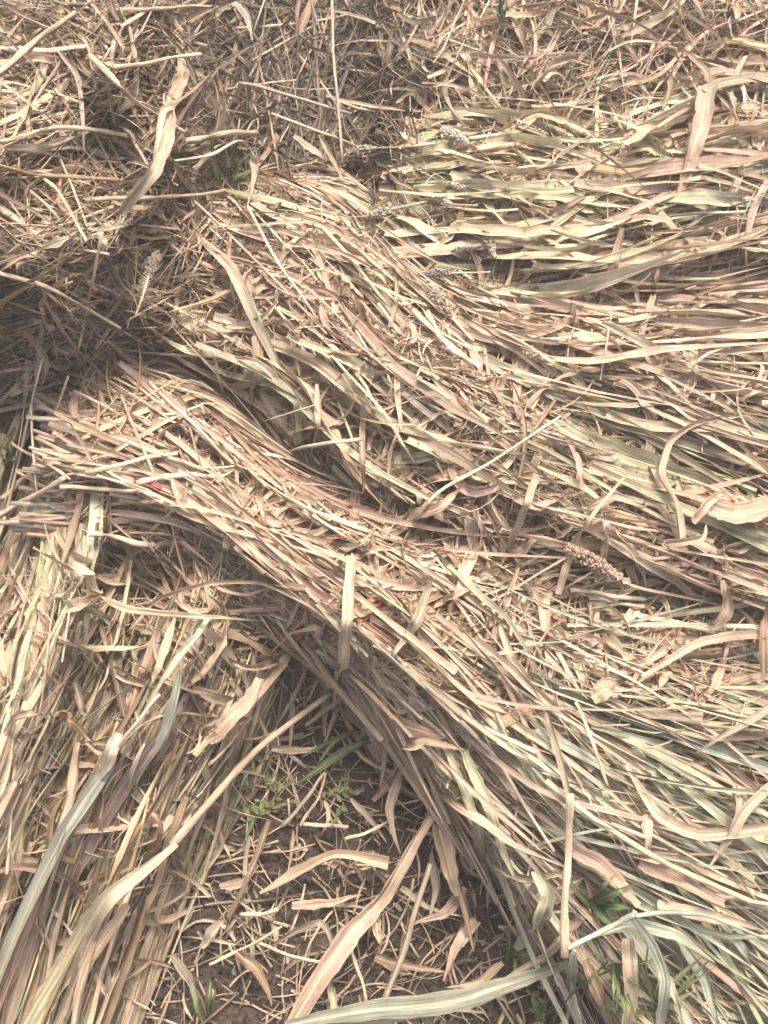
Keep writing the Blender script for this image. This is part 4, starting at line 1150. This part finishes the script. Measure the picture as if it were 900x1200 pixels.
def seed_head(pts, w, col, label, parent=None, lift=(.034, .036, .034), stem=None, n=150, awn=False):
    C = hero_line(pts, lift, 24)
    rr = px_to_m(C, w) * .46
    n = int(n * 2.2)
    k = rng.random(n)
    idx = k * 22.99
    i = idx.astype(int)
    c = C[i] * (1 - (idx - i))[:, None] + C[i + 1] * (idx - i)[:, None]
    T = norm(C[i + 1] - C[i])
    th = rng.uniform(0, 6.28, n)
    upv = np.array([0, 0, 1.0])
    Sx = norm(np.cross(T, upv))
    Ny = np.cross(Sx, T)
    rad = Sx * np.cos(th)[:, None] + Ny * np.sin(th)[:, None]
    prof = np.clip(np.sin(np.clip(k * 1.02 + .06, 0, 1) * math.pi) ** .55, .25, 1)
    D = norm(rad * .8 - T * .9 + rng.normal(0, .4, (n, 3)))
    gl = rr * rng.uniform(.40, .65, n)
    root = c + rad * (rr * prof * rng.uniform(.25, .72, n))[:, None]
    GCt = spindle(root, D, gl, None)
    cols = np.array({'cream': (.74, .66, .51), 'tan': (.60, .49, .36), 'grey': (.48, .40, .30), 'pink': (.55, .385, .285)}[col])[None] * rng.normal(1, .2, (n, 1)) * rng.normal(1, .04, (n, 3))
    B = tubes(GCt, np.ones(n), cols, cols * 1.05, np.zeros(n), ns=5, taper=0, nodes=False)
    V = B['V'].reshape(n, 4, 5, 3)
    prof4 = np.array([.35, 1.0, .85, .1])
    cc = GCt[:, :, None, :]
    V = cc + (V - cc) * (prof4[None, :, None, None] * (rr * rng.uniform(.17, .25, n))[:, None, None, None])
    B['V'] = V.reshape(n, 20, 3)
    org = C[-1].copy()
    if parent is None:
        o = empty('seed_head', org, label=label, category='seed head', group='seed heads among the leaves')
        base = org
    else:
        o = put('seed_head', None, ROOT[parent][0], label=label)
        base = ROOT[parent][1]
    g = put('husks', mass_mesh('husks', [(B, np.arange(n))], M_GRAIN, base), o, kind='stuff')
    one = np.ones(1)
    S2 = hero_line(pts if stem is None else list(pts) + list(stem), (lift[1],) * 3, 16)[None]
    cst = np.array(PAL['straw'])[None]
    Bs = tubes(S2, one * max(rr * .22, .0012), cst, cst, one * .2, ns=6, taper=0)
    put('stem', piece_mesh('stem', Bs, 0, M_STALK, base), o)


HEADC = 'cream'
seed_head([(519, 152), (534, 158), (549, 169)], 13, 'cream', 'whitish seed head at the end of the long cream stalk', 'G', n=170)
seed_head([(524, 216), (540, 219), (556, 223)], 9, 'cream', 'slim white seed head above the flat long green leaf', 'G', stem=[(580, 226)], n=130)
seed_head([(501, 229), (515, 233), (529, 239)], 11, 'cream', 'short white seed head left of the flat long green leaf', 'G', stem=[(560, 241)], n=140)
seed_head([(429, 255), (446, 249), (463, 244)], 13, 'tan', 'buff seed head hanging out farthest from the green sheaf', 'G', stem=[(500, 236)], n=150)
seed_head([(408, 182), (424, 176), (442, 174)], 15, 'grey', 'grey seed head at the rim of the hollow', 'G', stem=[(480, 172), (510, 168)], n=160)
seed_head([(530, 293), (547, 290), (564, 287)], 9, 'cream', 'bright white slim seed head in front of the green sheaf', 'G', n=130)
seed_head([(568, 270), (574, 285), (580, 302)], 13, 'tan', 'upright buff seed head in front of the pale green leaves', 'G', n=140)
seed_head([(496, 322), (515, 320), (534, 320)], 13, 'grey', 'level grey seed head below the green sheaf', 'G', stem=[(575, 319)], n=150)
seed_head([(503, 335), (517, 354), (533, 376)], 17, 'tan', 'thick buff seed head lying steeply beside the curled edged leaf', 'B', stem=[(555, 400)], n=230)
seed_head([(640, 157), (612, 146), (604, 140)], 9, 'cream', 'small white seed head behind the arched yellow-tan leaf', 'G', n=90)
seed_head([(665, 643), (700, 662), (738, 685)], 20, 'pink', 'pink-brown dense seed head on the central sheaf', lift=(.075, .075, .07), n=300)
seed_head([(184, 296), (177, 312), (168, 345)], 13, 'grey', 'grey seed head hanging among the crosswise straw', lift=(.05, .05, .04), stem=[(158, 372)], n=170)
seed_head([(33, 430), (31, 450), (29, 472)], 8, 'grey', 'thin grey seed head at the left edge above the butts', lift=(.06, .06, .06), stem=[(22, 520), (5, 590)], n=100)

# ------------------------------------------------------------------ living green: grass tufts and little weeds
def grass_tuft(label, blades, w=5, cols=('green', 'lime'), lift=.02):
    base = P(blades[0][0][0], blades[0][0][1], .0)
    base[2] = 0
    root = empty('grass_tuft', base, label=label, category='grass', group='green grass tufts')
    for pts in blades:
        C = hero_line(pts, (lift * .3, lift, lift), 14)[None]
        c = np.array(PAL[random.choice(cols)])[None] * rng.uniform(.75, 1.25)
        one = np.ones(1)
        ww = w * rng.uniform(.6, 1.25)
        B = ribbons(C, one * px_to_m(C[0], ww), curve([[.6], [1], [.7], [.06]], np.linspace(0, 1, 14))[None, :, 0],
                    one * rng.normal(0, .3), one * rng.normal(0, .8), one * .45, one * .03, c, c * 1.15, one * .12, nx=3, crumple=.01)
        put('blade', piece_mesh('blade', B, 0, M_GREEN, base), root)


def fan(u, v, n, ln, a0=-1.57, sp=1.0):
    out = []
    for _ in range(n):
        a = a0 + random.gauss(0, sp)
        l = ln * random.uniform(.5, 1.2)
        u0, v0 = u + random.gauss(0, 5), v + random.gauss(0, 4)
        b = a + random.gauss(0, .35)
        out.append([(u0, v0), (u0 + math.cos(a) * l * .5, v0 + math.sin(a) * l * .5),
                    (u0 + math.cos(a) * l * .5 + math.cos(b) * l * .5, v0 + math.sin(a) * l * .5 + math.sin(b) * l * .5)])
    return out


grass_tuft('bright green grass blades lying on the shaded soil', [[(440, 866), (405, 880), (372, 902), (342, 922)], [(418, 856), (392, 870), (372, 896)],
           [(400, 862), (376, 876), (352, 888)], [(438, 858), (420, 872), (404, 880)]], w=9, lift=.03, cols=('lime',))
grass_tuft('green blades deep in the dark hollow', fan(262, 215, 7, 60, -1.3, .6), w=7, lift=.05)
grass_tuft('fresh green sprig at the top edge of the hollow', fan(592, 22, 5, 36, -1.5, .5), w=6, lift=.08)
grass_tuft('green grass under the elbow of the blue-grey stem', fan(715, 1130, 10, 75, 1.3, .7), w=6, lift=.08)
grass_tuft('green grass at the bottom edge behind the drooping leaves', fan(770, 1185, 9, 75, -1.4, .7), w=6, lift=.06)
grass_tuft('bright leafy grass beside the folded pale green leaf', fan(605, 1115, 7, 45, -.3, 1.2), w=11, lift=.05, cols=('lime', 'green'))
grass_tuft('green blades between the fan leaves above the blue-grey stem', fan(690, 1065, 5, 55, -1.0, .7), w=9, lift=.05)
grass_tuft('tiny grass tuft at the bottom edge of the soil', fan(240, 1195, 4, 40, -1.5, .4), w=5, lift=.04)
grass_tuft('small green tuft at the left edge beside the upright stems', fan(8, 545, 5, 38, -1.4, .6), w=6, lift=.06)
grass_tuft('thin dark green grass crossing the soil', [[(302, 945), (290, 975), (282, 1005)], [(300, 935), (296, 965), (284, 990)]], w=3, lift=.02)
grass_tuft('low green tuft in the bottom corner of the grassy gap', fan(640, 1190, 6, 36, -1.5, .9), w=6, lift=.04, cols=('lime', 'green'))


def weed(u, v, r, label, n=26):
    base = P(u, v, .0)
    root = empty('weed_seedling', base, label=label, category='weed', group='little weeds on the soil')
    one = np.ones(1)
    tips = []
    for q in range(5):
        a = random.uniform(0, 6.28)
        tip = base + np.array([math.cos(a) * r * random.uniform(.5, 1), math.sin(a) * r * random.uniform(.5, 1), random.uniform(.012, .03)])
        t = np.linspace(0, 1, 6)[:, None]
        C = (base + (tip - base) * t + np.array([0, 0, 1]) * (.012 * np.sin(t * 3.1)))[None]
        c = np.array([[.22, .16, .07]])
        put('stem', piece_mesh('stem', tubes(C, one * .0009, c, c, one * .1, ns=5), 0, M_GREEN, base), root)
        tips.append(C[0])
    for q in range(n):
        C0 = random.choice(tips)
        p = C0[random.randint(1, 5)]
        a = random.uniform(0, 6.28)
        l = random.uniform(.007, .014)
        d = np.array([math.cos(a), math.sin(a), random.uniform(.1, .7)])
        C = (p + d * l * np.linspace(0, 1, 5)[:, None])[None]
        c = np.array(PAL['lime'])[None] * rng.uniform(.7, 1.2) + np.array([[.06, .05, .025]])
        B = ribbons(C, one * l * .55, np.array([[.3, .9, 1, .75, .1]]), one * 0, one * .2, one * .25, one * .02, c, c, one * .1, nx=3, crumple=.01)
        put('leaflet', piece_mesh('leaflet', B, 0, M_GREEN, base), root)


weed(300, 912, .055, 'pale green little weed nearest the long jointed stalk', 34)
weed(282, 928, .035, 'tiny weed just below the one by the jointed stalk', 16)
weed(326, 952, .040, 'pale weed between the grey straw and the grass blades', 22)
weed(296, 958, .03, 'smallest weed in the middle of the soil patch', 14)
weed(404, 940, .05, 'pale green weed at the sheaf edge of the soil', 26)
weed(236, 976, .025, 'reddish green sprout beside the lower left sheaf', 12)
weed(412, 822, .035, 'small weed up in the corner of the soil under the sheaf', 16)
weed(628, 1180, .04, 'low leafy weed at the bottom edge right of the soil', 24)

# ------------------------------------------------------------------ litter and crumbs on the soil
POLY = [(345, 765), (410, 800), (470, 860), (540, 960), (590, 1080), (660, 1230), (120, 1230), (205, 1030), (285, 880)]


def inside(u, v):
    r = np.zeros(np.shape(u), bool)
    n = len(POLY)
    for i in range(n):
        x1, y1 = POLY[i]
        x2, y2 = POLY[(i + 1) % n]
        c = ((y1 > v) != (y2 > v)) & (u < (x2 - x1) * (v - y1) / (y2 - y1 + 1e-9) + x1)
        r ^= c
    return r


def scatter(n):
    u, v = rng.uniform(120, 700, n * 4), rng.uniform(760, 1230, n * 4)
    ok = inside(u, v) & (pile(u, v) < .06)
    return u[ok][:n], v[ok][:n]


def litter_lines(n, lo, hi, N):
    u, v = scatter(n)
    M = len(u)
    p0 = P(u, v, 0.0)
    a = rng.uniform(0, 6.28, M)
    Ln = lo + (hi - lo) * rng.random(M) ** 1.6
    tau = np.linspace(-.5, .5, N)[None, :]
    bend = rng.normal(0, .9, (M, 1)) * tau
    dx, dy = np.cos(a[:, None] + bend), np.sin(a[:, None] + bend)
    x = p0[:, 0, None] + np.cumsum(dx, 1) * (Ln / N)[:, None]
    y = p0[:, 1, None] + np.cumsum(dy, 1) * (Ln / N)[:, None]
    zz = soil_z(x, y)
    z = np.maximum(smooth_z(zz, 4), zz) + rng.uniform(.002, .018, (M, 1)) + rng.normal(0, .008, (M, 1)) * tau
    return np.stack([x, y, z], -1)


lit_col = dict(tan=2.6, straw=1, grey=3, brown=3.4, dark=2)
Cl = litter_lines(360, .015, .12, 9)
BL = leaf_batch(Cl, tri_width(.002, .011, len(Cl)), pick_colors(lit_col, len(Cl)), pb=.6)
Ct = litter_lines(260, .03, .17, 6)
BT = tubes(Ct, rng.uniform(.0007, .0022, len(Ct)), pick_colors(lit_col, len(Ct)), pick_colors(lit_col, len(Ct)), rng.uniform(0, .4, len(Ct)))
cl, ct = visible_counts([BL]), visible_counts([BT])
for B, cn, nm, lab, lim, mat, grp in ((BL, cl, 'leaf_scrap', 'dry leaf scrap among the litter on the dark soil', 150, M_LEAF, 'leaf scraps on the soil'),
                                      (BT, ct, 'straw_scrap', 'thin straw scrap among the litter on the dark soil', 110, M_STALK, 'straw scraps on the soil')):
    order = [i for i in np.argsort(-cn) if cn[i] >= 8][:lim]
    for i in order:
        org = B['center'][i, 0].copy()
        o = put(nm, piece_mesh(nm, B, i, mat, org), None, label=lab, category='scrap', group=grp)
        o.location = org
    B['rest'] = np.array([i for i in range(len(B['V'])) if i not in set(order)], int)
put('leaf_litter', mass_mesh('leaf_litter', [(BL, BL['rest'])], M_LEAF, (0, 0, 0)), None, kind='stuff', label='fine dry leaf crumbs strewn over the soil', category='litter')
put('straw_litter', mass_mesh('straw_litter', [(BT, BT['rest'])], M_STALK, (0, 0, 0)), None, kind='stuff', label='fine broken straw strewn over the soil', category='litter')

# soil crumbs: little irregular lumps
u, v = scatter(5200)
M = len(u)
p0 = P(u, v, 0.0)
p0[:, 2] = soil_z(p0[:, 0], p0[:, 1])
r = .0018 + .0075 * rng.random(M) ** 4
dirs = np.array([(x, y, z) for x in (-1, 1) for y in (-1, 1) for z in (-1, 1)], float) / 1.7
V = p0[:, None, :] + (dirs[None] + rng.normal(0, .28, (M, 8, 3))) * (r[:, None] * rng.uniform(.6, 1.3, (M, 1)))[..., None]
ang = rng.uniform(0, 6.28, M)
F8 = np.array([(0, 1, 3, 2), (4, 6, 7, 5), (0, 4, 5, 1), (2, 3, 7, 6), (0, 2, 6, 4), (1, 5, 7, 3)])
F = (F8[None] + (np.arange(M) * 8)[:, None, None]).reshape(-1, 4)
put('soil_crumbs', quad_mesh('soil_crumbs', V.reshape(-1, 3), F, np.ones((M * 8, 4)), np.zeros((M * 8, 2)), np.zeros((M * 8, 2)), M_SOIL), None,
    kind='stuff', label='loose crumbs of dark soil between the litter', category='soil')

# ------------------------------------------------------------------ thin volume added to imitate a lens-glare veil
hz, hn, ho = new_mat('added_veil')
pv = hn.nodes.new('ShaderNodeVolumePrincipled')
pv.inputs['Color'].default_value = (1.0, .93, .82, 1)
pv.inputs['Density'].default_value = .022
hn.links.new(pv.outputs[0], ho.inputs['Volume'])
x, y0, y1, z0, z1 = 100, -100, 130, -1.0, 1.8
V = [(a, b, c) for a in (-x, x) for b in (y0, y1) for c in (z0, z1)]
me = bpy.data.meshes.new('glare_veil')
me.from_pydata(V, [], [(0, 1, 3, 2), (4, 6, 7, 5), (0, 4, 5, 1), (2, 3, 7, 6), (0, 2, 6, 4), (1, 5, 7, 3)])
me.materials.append(hz)
put('glare_veil', me, None, kind='stuff', label='thin pale volume added to imitate lens glare over the sheaves', category='glare_veil')
